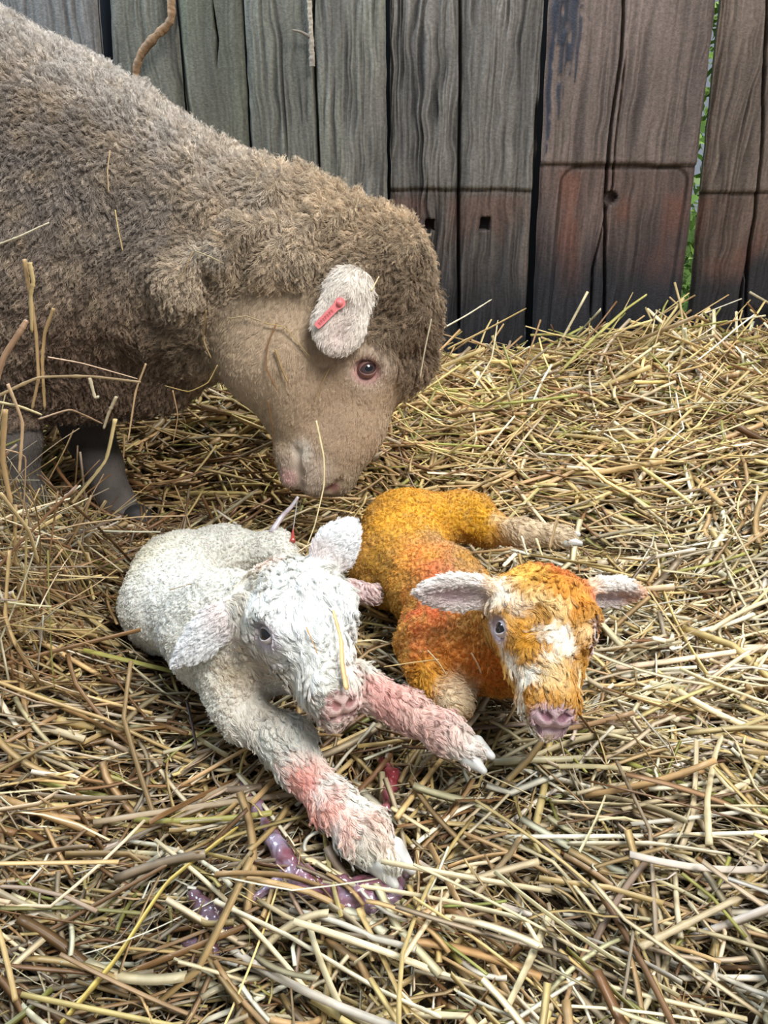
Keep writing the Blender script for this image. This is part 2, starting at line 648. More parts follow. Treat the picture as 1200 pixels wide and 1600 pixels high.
def sleeper(eL, eR, base, hi, lo, seed, off=0.0, cracks=(), seam=None, holes=(), plate=None, dark_from=None, tar=None,
            grain=1.0, z0=-0.06, z1=0.86, ruddy=0.0, groove=None, res=0.0015):
    zs = np.arange(z0, z1 + 1e-6, 0.0035)
    wid = max(abs(eR(0.3) - eL(0.3)), 0.02)
    nu = int(wid / res)
    u = np.linspace(0, 1, nu)
    Z, U = np.meshgrid(zs, u, indexing='ij')
    XL, XR = eL(Z), eR(Z)
    edge_n = 0.0025 * noise(np.stack([Z.ravel() * 0 + seed, Z.ravel(), Z.ravel() * 0], -1), 0.03, seed).reshape(Z.shape)
    X = XL + (XR - XL) * U + edge_n * (U - 0.5)
    w = (XR - XL)
    # grain
    P = np.stack([X.ravel(), Z.ravel() * 0 + seed * 3.1, Z.ravel()], -1)
    warp = 0.008 * noise(P * [1, 1, 0.30], 0.05, seed + 1) + 0.004 * noise(P * [1, 1, 0.4], 0.015, seed + 2)
    Pw = P.copy()
    Pw[:, 0] += warp
    g1 = 1 - np.abs(noise(Pw * [1, 1, 0.025], 0.0075, seed + 3)) * 3.2
    g2 = noise(Pw * [1, 1, 0.05], 0.0036, seed + 4)
    g3 = noise(Pw * [1, 1, 0.05], 0.0024, seed + 5)
    broad = fbm(P * [1, 1, 0.3], 0.07, seed + 6)
    G = (0.5 * g1 + 0.5 * g2 + 0.5 * g3).reshape(Z.shape)
    smo = (0.5 + 0.5 * sstep(-0.4, 0.5, fbm(P * [1, 1, 0.2], 0.09, seed + 9))).reshape(Z.shape)
    D = grain * smo * 0.0034 * G + 0.004 * broad.reshape(Z.shape)
    # rounded edges
    ed = np.minimum(U, 1 - U) * w
    D -= 0.010 * np.exp(-(ed / 0.005) ** 1.2)
    col_t = np.clip(0.52 + 0.50 * (0.5 + 0.5 * grain) * G * smo + 0.28 * broad.reshape(Z.shape), 0, 1)[..., None]
    C = np.array(lo) * (1 - col_t) + np.array(hi) * col_t
    tone = (0.55 + 0.45 * fbm(P * [1, 1, 0.25], 0.05, seed + 7)).reshape(Z.shape)[..., None]
    C = C * (0.62 + 0.55 * tone) * np.array(base)
    red = 0.0
    if seam is not None:
        zz = Z + 0.003 * noise(P, 0.03, seed + 8).reshape(Z.shape)
        below = sstep(0.003, -0.003, zz - seam)
        D -= 0.006 * below
        line = np.exp(-((zz - seam) / 0.0028) ** 2)
        D -= 0.004 * line
        C *= (1 - 0.65 * line)[..., None]
        bl = below[..., None]
        C = C * (1 - bl) + (C * np.array([0.80, 0.72, 0.70])) * bl
    if ruddy:
        rb = (sstep(-0.1, 0.5, fbm(P * [1, 1, 0.5], 0.05, seed + 12)).reshape(Z.shape) * sstep(seam or 0.3, (seam or 0.3) - 0.02, Z)
              * sstep(0.12, 0.3, Z) * ruddy)[..., None]
        C = C * (1 - rb) + np.array([0.16, 0.065, 0.042]) * (0.5 + 0.8 * col_t) * rb
    if plate is not None:
        x0, x1, zt, zb, rr = plate
        qx = np.abs(X - (x0 + x1) / 2) - ((x1 - x0) / 2 - rr)
        qz = np.abs(Z - (zt + zb) / 2) - ((zt - zb) / 2 - rr)
        dd = np.sqrt(np.maximum(qx, 0) ** 2 + np.maximum(qz, 0) ** 2) + np.minimum(np.maximum(qx, qz), 0) - rr
        ln = np.exp(-(dd / 0.0028) ** 2)
        D -= 0.0035 * ln + 0.003 * sstep(0.002, -0.002, dd)
        C *= (1 - 0.6 * ln)[..., None]
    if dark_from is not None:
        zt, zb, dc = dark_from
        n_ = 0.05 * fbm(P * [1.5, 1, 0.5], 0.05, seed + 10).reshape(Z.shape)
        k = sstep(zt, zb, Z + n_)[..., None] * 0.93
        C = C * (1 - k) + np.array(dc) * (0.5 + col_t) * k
    if tar is not None:
        for (px0, py0, py1, wd) in tar:
            zt_, zb_ = wz(py0), wz(py1)
            xc = W(px0, (py0 + py1) / 2, WALL_Y)[0] + 0.004 * noise(P * [0, 0, 1], 0.03, seed + 20).reshape(Z.shape)
            taper = sstep(zb_ - 0.004, zb_ + 0.05, Z) * 0.6 + 0.4
            k = np.exp(-(np.abs(X - xc) / (wd * taper + 1e-4)) ** 4) * sstep(zb_ - 0.003, zb_ + 0.004, Z) * (Z < zt_ + 0.01)
            k = k * sstep(-0.75, -0.35, noise(P * [1, 1, 0.4], 0.008, seed + 21).reshape(Z.shape))
            D += 0.0016 * k
            k = k[..., None]
            C = C * (1 - 0.9 * k) + np.array([0.018, 0.024, 0.040]) * 0.9 * k
    for cr in cracks:
        pts, wd = cr
        zc = np.array([W(p[0], p[1], WALL_Y)[2] for p in pts])
        xc = np.array([W(p[0], p[1], WALL_Y)[0] for p in pts])
        o = np.argsort(zc)
        cx = np.interp(Z, zc[o], xc[o]) + 0.0012 * noise(P * [0, 0, 1], 0.05, seed + 30).reshape(Z.shape)
        inr = sstep(zc.min() - 0.02, zc.min() + 0.03, Z) * sstep(zc.max() + 0.02, zc.max() - 0.03, Z)
        k = np.exp(-((X - cx) / (wd * (0.35 + 0.65 * inr) + 1e-5)) ** 2) * inr
        D -= 0.022 * k
        C *= (1 - 0.85 * k)[..., None]
    for (hx, hy, rx, rz, sq) in holes:
        c = W(hx, hy, WALL_Y)
        if sq:
            e = np.maximum(np.abs(X - c[0]) / rx, np.abs(Z - c[2]) / rz)
        else:
            e = np.sqrt(((X - c[0]) / rx) ** 2 + ((Z - c[2]) / rz) ** 2)
        k = (e < 1)
        D = np.where(k, -0.05, D)
        C = np.where(k[..., None], np.array([0.012, 0.011, 0.011]), C)
        rim = np.exp(-((e - 1.15) / 0.2) ** 2)
        C *= (1 - 0.45 * rim)[..., None]
    if groove is not None:   # greenish algae tint
        k = (sstep(-0.2, 0.6, fbm(P * [1, 1, 0.3], 0.08, seed + 40)).reshape(Z.shape) * groove)[..., None]
        C = C * (1 - k) + C * np.array([0.90, 1.0, 0.86]) * k
    Yv = WALL_Y + off - D
    nz_, nu_ = Z.shape
    V = np.stack([X.ravel(), Yv.ravel(), Z.ravel()], -1)
    idx = np.arange(nz_ * nu_).reshape(nz_, nu_)
    Fq = np.stack([idx[:-1, :-1], idx[:-1, 1:], idx[1:, 1:], idx[1:, :-1]], -1).reshape(-1, 4)
    # back and sides (thickness)
    TH = 0.03
    ring = np.concatenate([idx[0, :], idx[1:, -1], idx[-1, -2::-1], idx[-2:0:-1, 0]])
    back = V[ring].copy()
    back[:, 1] = WALL_Y + off + TH
    mid_ = (eL(back[:, 2]) + eR(back[:, 2])) / 2
    back[:, 0] = mid_ + (back[:, 0] - mid_) * (1 - 0.004 / np.maximum((eR(back[:, 2]) - eL(back[:, 2])) / 2, 0.05))
    nb = len(V)
    V = np.vstack([V, back])
    rb = nb + np.arange(len(ring))
    side = np.stack([ring, rb, np.roll(rb, -1), np.roll(ring, -1)], -1)
    side = side[:, ::-1]
    nzr, nur = nz_, nu_
    Fq = np.vstack([Fq, side])
    # back face strip between the bottom->top side runs
    bl = [rb[0]] + list(rb[::-1][:nz_ - 2]) + [rb[nur + nzr - 2 + nur - 1]]
    br = list(rb[nur - 1:nur - 1 + nz_])
    m_ = min(len(bl), len(br))
    bf = np.array([[bl[i], bl[i + 1], br[i + 1], br[i]] for i in range(m_ - 1)])
    Fq = np.vstack([Fq, bf])
    Cc = np.vstack([C.reshape(-1, 3), C.reshape(-1, 3)[ring] * 0.8])
    return mesh_obj('sleeper', V, Fq, M_wood, wall_root, Cc, origin=(float(np.mean(V[:, 0])), WALL_Y + off, 0.3))


def off_edge(e, dx):
    return lambda z: e(z) + dx


GREY_HI, GREY_LO = (0.270, 0.250, 0.212), (0.030, 0.029, 0.028)
BR_HI, BR_LO = (0.235, 0.188, 0.152), (0.036, 0.027, 0.023)
e1L = line_x((20, 0), (40, 200))
e1R = line_x((148, 0), (162, 200))
e2L = line_x((168, 0), (182, 200))
e2M = line_x((274, 0), (290, 200))
e2R = line_x((377, 0), (387, 200))
e3L = line_x((380, 0), (391, 200))
e3R = line_x((603, 0), (606, 400))
e4L = line_x((609, 0), (611, 400))
e4R = line_x((852, 0), (824, 520))
e5L = line_x((858, 0), (832, 520))
e5R = line_x((1119, 0), (1062, 500))
e6L = line_x((1131, 0), (1073, 560))
e6R = line_x((1330, 0), (1290, 560))
sleeper(off_edge(e1L, -0.10), e1R, (0.98, 1.0, 1.10), GREY_HI, GREY_LO, 3, off=0.01, groove=0.3, res=0.002)
sleeper(off_edge(e1L, -0.42), off_edge(e1L, -0.112), (0.9, 0.95, 1.05), GREY_HI, GREY_LO, 4, res=0.003)
sleeper(off_edge(e1L, -0.74), off_edge(e1L, -0.432), (0.9, 0.95, 1.05), GREY_HI, GREY_LO, 5, off=0.01, res=0.003)
sleeper(e2L, off_edge(e2M, -0.001), (0.90, 0.92, 0.86), GREY_HI, GREY_LO, 6, off=0.0, groove=0.8, grain=0.7)
sleeper(off_edge(e2M, 0.002), e2R, (0.78, 0.82, 0.76), GREY_HI, GREY_LO, 7, off=0.006, groove=0.9, grain=0.7,
        cracks=[([(330, 0), (338, 60), (336, 100)], 0.0015)])
sleeper(e3L, e3R, (0.92, 0.93, 0.95), GREY_HI, GREY_LO, 8, off=-0.004, groove=0.5, grain=1.15,
        cracks=[([(492, -40), (488, 60), (494, 150), (498, 300), (500, 460)], 0.0024)])
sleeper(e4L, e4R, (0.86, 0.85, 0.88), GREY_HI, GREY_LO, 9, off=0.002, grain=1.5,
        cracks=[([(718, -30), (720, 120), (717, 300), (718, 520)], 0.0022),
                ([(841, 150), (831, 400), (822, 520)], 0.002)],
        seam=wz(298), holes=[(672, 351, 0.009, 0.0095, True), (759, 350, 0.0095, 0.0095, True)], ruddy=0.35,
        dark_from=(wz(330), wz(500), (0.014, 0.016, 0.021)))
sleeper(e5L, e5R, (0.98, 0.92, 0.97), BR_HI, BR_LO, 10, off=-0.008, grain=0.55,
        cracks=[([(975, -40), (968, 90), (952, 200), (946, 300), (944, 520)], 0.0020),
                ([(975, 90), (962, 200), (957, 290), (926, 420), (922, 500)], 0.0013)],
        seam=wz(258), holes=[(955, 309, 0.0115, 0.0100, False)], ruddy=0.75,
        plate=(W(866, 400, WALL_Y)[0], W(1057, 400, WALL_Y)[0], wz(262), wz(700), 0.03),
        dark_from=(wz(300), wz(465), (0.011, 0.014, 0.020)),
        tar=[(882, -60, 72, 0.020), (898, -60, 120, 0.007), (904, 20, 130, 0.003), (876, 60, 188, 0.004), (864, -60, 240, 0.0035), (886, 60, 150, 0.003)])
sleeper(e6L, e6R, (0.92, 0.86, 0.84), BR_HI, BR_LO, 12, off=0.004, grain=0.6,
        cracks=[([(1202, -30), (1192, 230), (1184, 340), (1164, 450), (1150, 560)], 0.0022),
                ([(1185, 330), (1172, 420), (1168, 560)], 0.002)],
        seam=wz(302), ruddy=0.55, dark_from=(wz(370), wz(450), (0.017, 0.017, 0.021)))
sleeper(off_edge(e6R, 0.012), off_edge(e6R, 0.30), (0.9, 0.86, 0.84), BR_HI, BR_LO, 13, res=0.003)

# dark boards backing the left part of the wall
bx0, bx1 = -1.5, float(e4R(0.3)) + 0.03
V = [(x, y, z) for x in (bx0, bx1) for y in (WALL_Y + 0.07, WALL_Y + 0.09) for z in (-0.05, 0.85)]
Fq = [(0, 1, 3, 2), (4, 6, 7, 5), (0, 4, 5, 1), (2, 3, 7, 6), (0, 2, 6, 4), (1, 5, 7, 3)]
M_back = mat('dark_backing_board', (0.02, 0.028, 0.04), 0.8)
mesh_obj('backing_board', V, np.array(Fq), M_back, wall_root, smooth=False)

# ==================================================================== animals: shared materials
M_fleece = mat('fleece_fibre', attr='Col', rough=0.55, spec=0.25)
M_skin = mat('fleecy_skin', attr='Col', rough=0.8, spec=0.15, bump=(900, 0.0008))
M_lambskin = mat('lamb_skin', attr='Col', rough=0.6, spec=0.25, bump=(700, 0.0008), sss=0.15)
M_hoof = mat('pale_hoof_horn', (0.55, 0.55, 0.52), 0.32, spec=0.5, noise_mix=(60, 0.25), sss=0.2)
M_darkhoof = mat('dark_hoof_horn', (0.035, 0.033, 0.032), 0.6, noise_mix=(60, 0.25))
M_eye = mat('dark_eye', (0.012, 0.009, 0.010), 0.06, spec=0.8)
M_pupil = mat('black_pupil', (0.003, 0.003, 0.005), 0.04, spec=0.9)
M_ewe_eye = mat('brown_eye', (0.06, 0.035, 0.035), 0.08, spec=0.8)
M_tag = mat('pink_plastic', (0.72, 0.20, 0.20), 0.4, spec=0.5)

# ==================================================================== ewe
E = Solid()
# trunk
E.cone(((-1.20, 1.20, 0.43), 0.20), ((-0.95, 1.14, 0.43), 0.235), 0.06)
E.cone(((-0.95, 1.14, 0.43), 0.235), S(-30, 345, 1.085, 268), 0.06)
E.cone(S(-30, 345, 1.085, 268), S(130, 382, 1.06, 232), 0.05)
E.cone(S(130, 382, 1.06, 232), S(285, 412, 1.02, 166), 0.05)
E.cone(S(285, 412, 1.02, 166), S(430, 430, 0.98, 134), 0.04)
E.cone(S(430, 430, 0.98, 134), S(560, 442, 0.95, 112), 0.04)
E.cone(S(120, 540, 1.02, 95), S(235, 575, 1.00, 70), 0.05)       # brisket
E.cone(S(40, 560, 1.0, 95), S(180, 590, 0.98, 60), 0.04)         # near shoulder point
# poll wool and forehead
E.cone(S(575, 445, 0.945, 98), S(606, 502, 0.93, 70), 0.03)
E.cone(S(606, 502, 0.93, 70), S(634, 560, 0.92, 42), 0.025)
# cheeks, jaw, face
E.cone(S(440, 560, 0.915, 84), S(470, 610, 0.91, 66), 0.03)
E.cone(S(430, 555, 0.915, 82), S(560, 545, 0.92, 78), 0.03)
E.cone(S(575, 560, 0.915, 70), S(545, 670, 0.895, 50), 0.03)
E.cone(S(470, 610, 0.91, 62), S(468, 700, 0.893, 34), 0.03)
E.cone(S(545, 665, 0.895, 52), S(520, 725, 0.885, 42), 0.02)
E.cone(S(505, 690, 0.89, 46), S(500, 735, 0.884, 36), 0.02)
E.cone(S(455, 705, 0.886, 26), S(457, 745, 0.882, 19), 0.012)    # lower lip
E.cone(S(484, 715, 0.875, 20), S(489, 755, 0.872, 19), 0.010)    # upper lip
E.cone(S(535, 700, 0.885, 36), S(528, 748, 0.880, 22), 0.015)    # nose end
# brow ridge
E.cone(S(560, 548, 0.868, 14), S(606, 566, 0.872, 15), 0.02)
# wool lump on the neck side
E.cone(S(280, 425, 0.880, 26), S(286, 455, 0.880, 22), 0.04)
E.cone(S(310, 398, 0.868, 14), S(340, 402, 0.875, 12), 0.02)
view = lambda p: nrm(np.array([0, 0, CAM_H]) - np.asarray(p))
ec = W(573, 577, 0.860)
E.ell(ec + view(ec) * 0.008, ([1, 0, 0], [0, 1, 0], [0, 0, 1]), (0.015, 0.012, 0.013), 0.008, sub=True)
E.cone(S(559, 604, 0.845, 3.0), S(541, 628, 0.841, 3.0), 0.008, sub=True)      # tear gutter
# mouth slit
E.cone(S(466, 703, 0.862, 3.5), S(467, 740, 0.858, 5.5), 0.008, sub=True)
E.cone(S(467, 740, 0.858, 5.5), S(466, 785, 0.862, 7), 0.008, sub=True)
# nostril
E.cone(S(516, 764, 0.858, 5), S(530, 752, 0.854, 4), 0.008, sub=True)
# ear
ax_l = nrm(W(520, 545, 0.835) - W(548, 425, 0.862))
vt = view(W(535, 480, 0.85))
vt = nrm(vt - vt @ ax_l * ax_l + 0.0 * ax_l)
ax_w = np.cross(ax_l, vt)
earC = W(537, 488, 0.848)
E.ell(earC, (ax_l, ax_w, vt), (0.044, 0.0265, 0.0080), 0.010)
E.ell(earC + ax_l * 0.016 + ax_w * 0.003, (ax_l, ax_w, vt), (0.027, 0.0285, 0.0070), 0.010)
E.cone(S(552, 420, 0.880, 22), S(543, 455, 0.858, 22), 0.02)
E.cone((earC - ax_l * 0.004 + vt * 0.012, 0.005), (earC + ax_l * 0.026 + vt * 0.012, 0.008), 0.008, sub=True)
# far ear
farC = W(560, 482, 1.03)
E.ell(farC + [0.03, 0, 0.02], (ax_l, ax_w, vt), (0.05, 0.03, 0.009), 0.02)


def leg_chain(pts, k=0.02):
    E.chain(pts, k)


# front legs (the nearer one at the left edge of the frame)
near_leg = [((-0.50, 0.98, 0.26), 0.06), ((-0.475, 0.93, 0.17), 0.030), ((-0.47, 0.92, 0.10), 0.021), ((-0.47, 0.90, 0.045), 0.020), ((-0.465, 0.885, 0.02), 0.024)]
leg_chain([(np.array(p), r) for p, r in near_leg])
fl = [S(120, 610, 1.08, 60), S(140, 680, 1.04, 34), S(160, 725, 1.02, 27), S(178, 775, 1.00, 23), S(195, 808, 0.985, 27)]
leg_chain(fl)
# hind legs outside the frame
for yy in (1.07, 1.30):
    leg_chain([(np.array([-1.22, yy, 0.36]), 0.13), (np.array([-1.17, yy, 0.24]), 0.07), (np.array([-1.27, yy, 0.17]), 0.035),
               (np.array([-1.24, yy, 0.06]), 0.026), (np.array([-1.22, yy - 0.01, 0.02]), 0.03)])
E.cone(((-1.38, 1.2, 0.50), 0.05), ((-1.43, 1.2, 0.32), 0.03), 0.04)  # tail

eV, eQ = E.mesh(0.0031)
eN, _ = vnormals(eV, eQ)


def wool_mask(P):
    """1 on fleece, 0 on the short-haired face, ear and lower legs"""
    m = np.ones(len(P))
    for c, r in ((W(455, 600, 0.87), 0.125), (W(540, 640, 0.86), 0.115), (W(500, 720, 0.87), 0.10), (W(560, 575, 0.85), 0.062), (W(395, 560, 0.88), 0.06)):
        d = np.linalg.norm(P - c, axis=1) / r
        m = np.minimum(m, sstep(0.82, 1.0, d + 0.12 * fbm(P, 0.02, 5)))
    # forehead wool overrides
    fw = W(655, 545, 0.90)
    for c, r in ((fw, 0.050), (W(630, 470, 0.90), 0.07), (W(662, 600, 0.9), 0.032)):
        d = np.linalg.norm(P - c, axis=1) / r + 0.15 * fbm(P, 0.02, 6)
        m = np.maximum(m, 1 - sstep(0.85, 1.05, d))
    e = np.abs((P - earC) @ np.stack([ax_l, ax_w, vt]).T) / np.array([0.052, 0.036, 0.022])
    inear = (np.sqrt((e ** 2).sum(1)) < 1)
    m = np.where(inear, 0, m)
    m = np.where(P[:, 2] < 0.19 + 0.02 * fbm(P, 0.03, 7), np.where(P[:, 0] < -0.25, 0, m), m)
    return m


def ear_mask(P):
    e = np.abs((P - earC) @ np.stack([ax_l, ax_w, vt]).T) / np.array([0.052, 0.036, 0.022])
    return sstep(1.1, 0.92, np.sqrt((e ** 2).sum(1)))


# fleece folds: diagonal wrinkles round the neck, lumpy locks elsewhere
nd = nrm([-0.55, 0.0, -0.8])


def folds(P):
    wm = wool_mask(P)
    along = nrm([0.8, -0.15, -0.55])
    q = P + 0.022 * np.stack([noise(P, 0.05, 21), noise(P, 0.05, 22), noise(P, 0.05, 23)], -1)
    s = q @ along
    neck = np.exp(-((P[:, 0] + 0.10) / 0.13) ** 2)
    sq = np.stack([s * 1.0, q @ nrm([0, 1, 0.1]) * 0.35, q @ nd * 0.35], -1)
    rid = np.abs(noise(sq, 0.028, 24))
    lump = fbm(P * [1, 1, 0.55], 0.026, 25, 3)
    fine = np.abs(noise(P * [1, 1, 0.6], 0.010, 27))
    big = noise(P * [1, 1, 0.5], 0.11, 28)
    return wm * (neck * (0.024 * np.minimum(rid * 1.8, 1) - 0.016) + 0.006 * lump + 0.003 * fine + 0.010 * big * (1 - neck))


eV = eV + eN * folds(eV)[:, None]
eN, eA = vnormals(eV, eQ)

ewe_paint = Paint((0.380, 0.290, 0.195), seed=4, var=0.28)
ewe_paint.blob((-0.72, 1.0, 0.40), 0.46, (0.215, 0.187, 0.172), 0.95, 0.6, 0.30)      # dusty grey-brown flank and shoulder, their shade painted in too
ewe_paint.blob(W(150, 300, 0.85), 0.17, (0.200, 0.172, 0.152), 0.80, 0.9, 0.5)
ewe_paint.blob(W(140, 600, 0.92), 0.17, (0.140, 0.086, 0.056), 0.85, 0.7, 0.4)        # stained brisket
ewe_paint.blob(W(640, 470, 0.88), 0.10, (0.135, 0.094, 0.060), 0.85, 0.7, 0.5)         # darker poll wool
ewe_paint.blob(W(665, 560, 0.88), 0.06, (0.130, 0.086, 0.054), 0.85, 0.7, 0.5)
ewe_paint.blob(W(455, 620, 0.85), 0.115, (0.47, 0.355, 0.245), 0.95, 0.5, 0.15)      # face
ewe_paint.blob(W(540, 650, 0.83), 0.085, (0.45, 0.325, 0.220), 0.95, 0.6, 0.15)
ewe_paint.blob(W(560, 660, 0.80), 0.045, (0.330, 0.215, 0.140), 0.6, 0.8, 0.5)
ewe_paint.blob(W(472, 738, 0.857), 0.042, (0.60, 0.48, 0.385), 0.9, 0.6, 0.2)         # pale muzzle
ewe_paint.blob(W(472, 705, 0.856), 0.018, (0.80, 0.72, 0.62), 0.95, 0.8, 0.2)
ewe_paint.blob(W(446, 748, 0.862), 0.017, (0.72, 0.46, 0.42), 0.9, 0.7, 0.2)
ewe_paint.blob(W(520, 762, 0.857), 0.011, (0.34, 0.15, 0.13), 0.9, 0.7, 0.2)
ewe_paint.blob(W(575, 583, 0.845), 0.034, (0.60, 0.48, 0.38), 0.85, 0.6, 0.3)         # pale ring round the eye
ewe_paint.blob(W(573, 578, 0.855), 0.019, (0.40, 0.19, 0.18), 0.9, 0.5, 0.15)         # pink lids
ewe_paint.blob(W(552, 612, 0.84), 0.012, (0.10, 0.055, 0.04), 0.85, 0.7, 0.2)
ewe_paint.blob(W(285, 440, 0.85), 0.040, (0.48, 0.39, 0.29), 0.85, 0.5, 0.3)        # pale lump
ewe_paint.blob(W(325, 398, 0.86), 0.022, (0.40, 0.34, 0.27), 0.8, 0.6, 0.3)


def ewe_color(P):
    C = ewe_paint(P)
    top = sstep(-0.02, 0.05, P[:, 2] - (0.60 + 0.05 * (P[:, 0] < -0.4)) - (-0.42 - P[:, 0]) * 0.0)
    em = ear_mask(P)[:, None]
    q = (P - earC) @ np.stack([ax_l, ax_w, vt]).T
    pink = np.exp(-((q[:, 0] - 0.022) / 0.022) ** 2 - (q[:, 1] / 0.014) ** 2)[:, None]
    C = C * (1 - em) + (np.array([0.72, 0.66, 0.59]) * (1 - 0.6 * pink) + np.array([0.62, 0.47, 0.43]) * 0.6 * pink) * em
    leg = ((P[:, 2] < 0.19) & (P[:, 0] < -0.22))[:, None]
    C = np.where(leg, np.array([0.105, 0.090, 0.080]) * (1 + 0.6 * fbm(P, 0.025, 31)[:, None]), C)
    return C


ewe = empty('ewe', (-0.70, 1.05, 0.0), 'woolly grey-brown ewe standing at left with her head lowered over the white lamb', 'sheep')
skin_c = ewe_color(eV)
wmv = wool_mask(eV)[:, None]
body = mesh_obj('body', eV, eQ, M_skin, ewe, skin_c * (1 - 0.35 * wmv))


def facing(P, N=None, lo=0.25):
    """fewer strands on the side nobody can see"""
    return np.where(P[:, 1] > 1.12, lo, 1.0) * np.where(P[:, 0] < -0.75, 0.25, 1.0)


def rim_light_w(P):
    """rim light along the spine, painted into the sun-bleached fleece tips"""
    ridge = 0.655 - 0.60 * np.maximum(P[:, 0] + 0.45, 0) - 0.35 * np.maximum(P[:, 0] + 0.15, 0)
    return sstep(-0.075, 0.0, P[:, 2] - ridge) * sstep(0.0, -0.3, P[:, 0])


def ewe_flow(P, N):
    d = np.array([-0.25, -0.1, -1.0]) + 0.0 * P
    d = d + 0.9 * np.stack([noise(P, 0.05, 41), noise(P, 0.05, 42), noise(P, 0.05, 43)], -1)
    top = sstep(0.3, 0.9, N[:, 2])[:, None]
    return d * (1 - top) + np.array([-0.8, -0.1, 0.2]) * top


fur('fleece', ewe, eV, eQ, eN, eA, M_fleece, 340000,
    weight=lambda P: facing(P) * (wool_mask(P) > 0.3),
    length=lambda P, N: 0.0125 * (1 + 0.3 * noise(P, 0.03, 44)) * (1 + 0.25 * sstep(0.4, 0.9, N[:, 2])),
    flow=ewe_flow, lift=lambda P: 0.50 + 0.35 * sstep(0.32, 0.55, P[:, 2]), color=lambda P: (ewe_color(P) * 1.35) * (1 - 0.50 * rim_light_w(P))[:, None] + np.array([0.62, 0.60, 0.58]) * 0.50 * rim_light_w(P)[:, None], clump=0.0046, clump_pow=0.72, curl=0.14, curl_f=1.6,  # pale rim light on the back mixed into the fibre colour
    rad=0.00021, pts=6, seed=3, jit=0.26, cjit=0.22)


def face_flow(P, N):
    return np.tile(nrm(W(505, 745, 0.885) - W(590, 520, 0.92)), (len(P), 1)) + 0.25 * np.stack([noise(P, 0.03, 51), noise(P, 0.03, 52), noise(P, 0.03, 53)], -1)


eye_c = W(573, 577, 0.862)
fur('face_hair', ewe, eV, eQ, eN, eA, M_fleece, 75000,
    weight=lambda P: (wool_mask(P) <= 0.5) * np.where(P[:, 0] > -0.3, 1, 0.5) * (seg_d(P, W(466, 706, 0.860), W(466, 780, 0.858)) > 0.0065) * (np.linalg.norm(P - eye_c, axis=1) > 0.013) * np.where(P[:, 1] > 0.95, 0.15, 1)
    * (np.linalg.norm(P - W(516, 766, 0.86), axis=1) > 0.012),
    length=lambda P, N: 0.0045 + 0.0008 * ear_mask(P) + 0.002 * (P[:, 2] > 0.27),
    flow=face_flow, lift=lambda P: 0.28 + 0.15 * ear_mask(P), color=lambda P: ewe_color(P) * 1.1, clump=0.004, clump_pow=0.35, curl=0.05,
    rad=0.00022, pts=4, seed=5, jit=0.16, cjit=0.07)

# eye: ball with lids
eyeball('eye', W(573, 577, 0.864), 0.0118, view(eye_c) + [0.25, 0, 0.1], M_ewe_eye, M_pupil, ewe, [1, 0, 0.15])
M_lid = mat('pink_lid', (0.22, 0.115, 0.10), 0.5, bump=(500, 0.0006))
lidc = W(573, 577, 0.864)
vv = nrm(view(eye_c) + np.array([0.15, 0, 0.05]))
eyelids('eyelids', lidc, 0.0121, view(eye_c) + np.array([0.25, 0, 0.1]), [0.86, 0, 0.22], 0.0098, 0.0062, ewe, M_lid, pinch=0.25, outer=1.0)

# hooves
def claws(tip, base, r, spread, mat_, parent, side, name='hoof', h=0.0012):
    """cloven hoof: two tapered claws side by side"""
    H = Solid()
    tip, base, side = np.array(tip, float), np.array(base, float), nrm(side)
    for s in (-1, 1):
        H.cone((base + side * s * r * 0.62, r * 0.78), (tip + side * s * (r * 0.62 + spread), r * 0.30), 0.0015)
    v, q = H.mesh(h)
    return mesh_obj(name, v, q, mat_, parent)


claws((-0.455, 0.845, 0.012), (-0.465, 0.885, 0.02), 0.024, 0.004, M_darkhoof, ewe, [1, 0.2, 0], h=0.002)
pt = W(212, 826, 0.965)
claws(pt, W(203, 806, 0.98), 0.026, 0.004, M_darkhoof, ewe, [0.8, -0.5, 0], h=0.002)
for yy in (1.07, 1.30):
    claws((-1.19, yy - 0.03, 0.012), (-1.22, yy - 0.01, 0.022), 0.026, 0.004, M_darkhoof, ewe, [0, 1, 0], h=0.003)

# ear tag: folded pink plastic strip through the ear's rear edge
ta, tb = earC + 0, earC + 0
def ear_pt(px, py, lift_):
    d = ray(px, py)
    o = np.array([0, 0, CAM_H])
    t = ((earC + vt * lift_ - o) @ vt) / (d @ vt)
    return o + d * t
A_, B_ = ear_pt(494, 511, 0.0110), ear_pt(537, 468, 0.0125)
tl = nrm(B_ - A_)
tw = np.cross(vt, tl)
Lg = np.linalg.norm(B_ - A_)
prof = []
NS = 14
for i in range(NS + 1):
    u_ = i / NS
    wdt = 0.0040 + 0.0016 * sstep(0.70, 0.85, u_) - 0.003 * sstep(0.95, 1.0, u_) - 0.001 * sstep(0.08, 0, u_)
    prof.append((A_ + tl * Lg * u_, wdt))
V = []
for p, wdt in prof:
    for sx, sz in ((-1, 0), (-1, 1), (1, 1), (1, 0)):
        V.append(p + tw * wdt * sx + vt * 0.0022 * sz)
Fq = [[4 * i + j, 4 * i + (j + 1) % 4, 4 * i + 4 + (j + 1) % 4, 4 * i + 4 + j] for i in range(NS) for j in range(4)] + [[0, 3, 2, 1], [4 * NS, 4 * NS + 1, 4 * NS + 2, 4 * NS + 3]]
tagob = mesh_obj('ear_tag', V, np.array(Fq), M_tag, ewe, smooth=False)
tagob['label'] = 'pink plastic ear tag'
stud = Solid().cone((B_ - tl * 0.006 + vt * 0.0005, 0.0042), (B_ - tl * 0.006 + vt * 0.0032, 0.0036), 0.001)
v, q = stud.mesh(0.0006)
mesh_obj('tag_stud', v, q, M_tag, tagob)
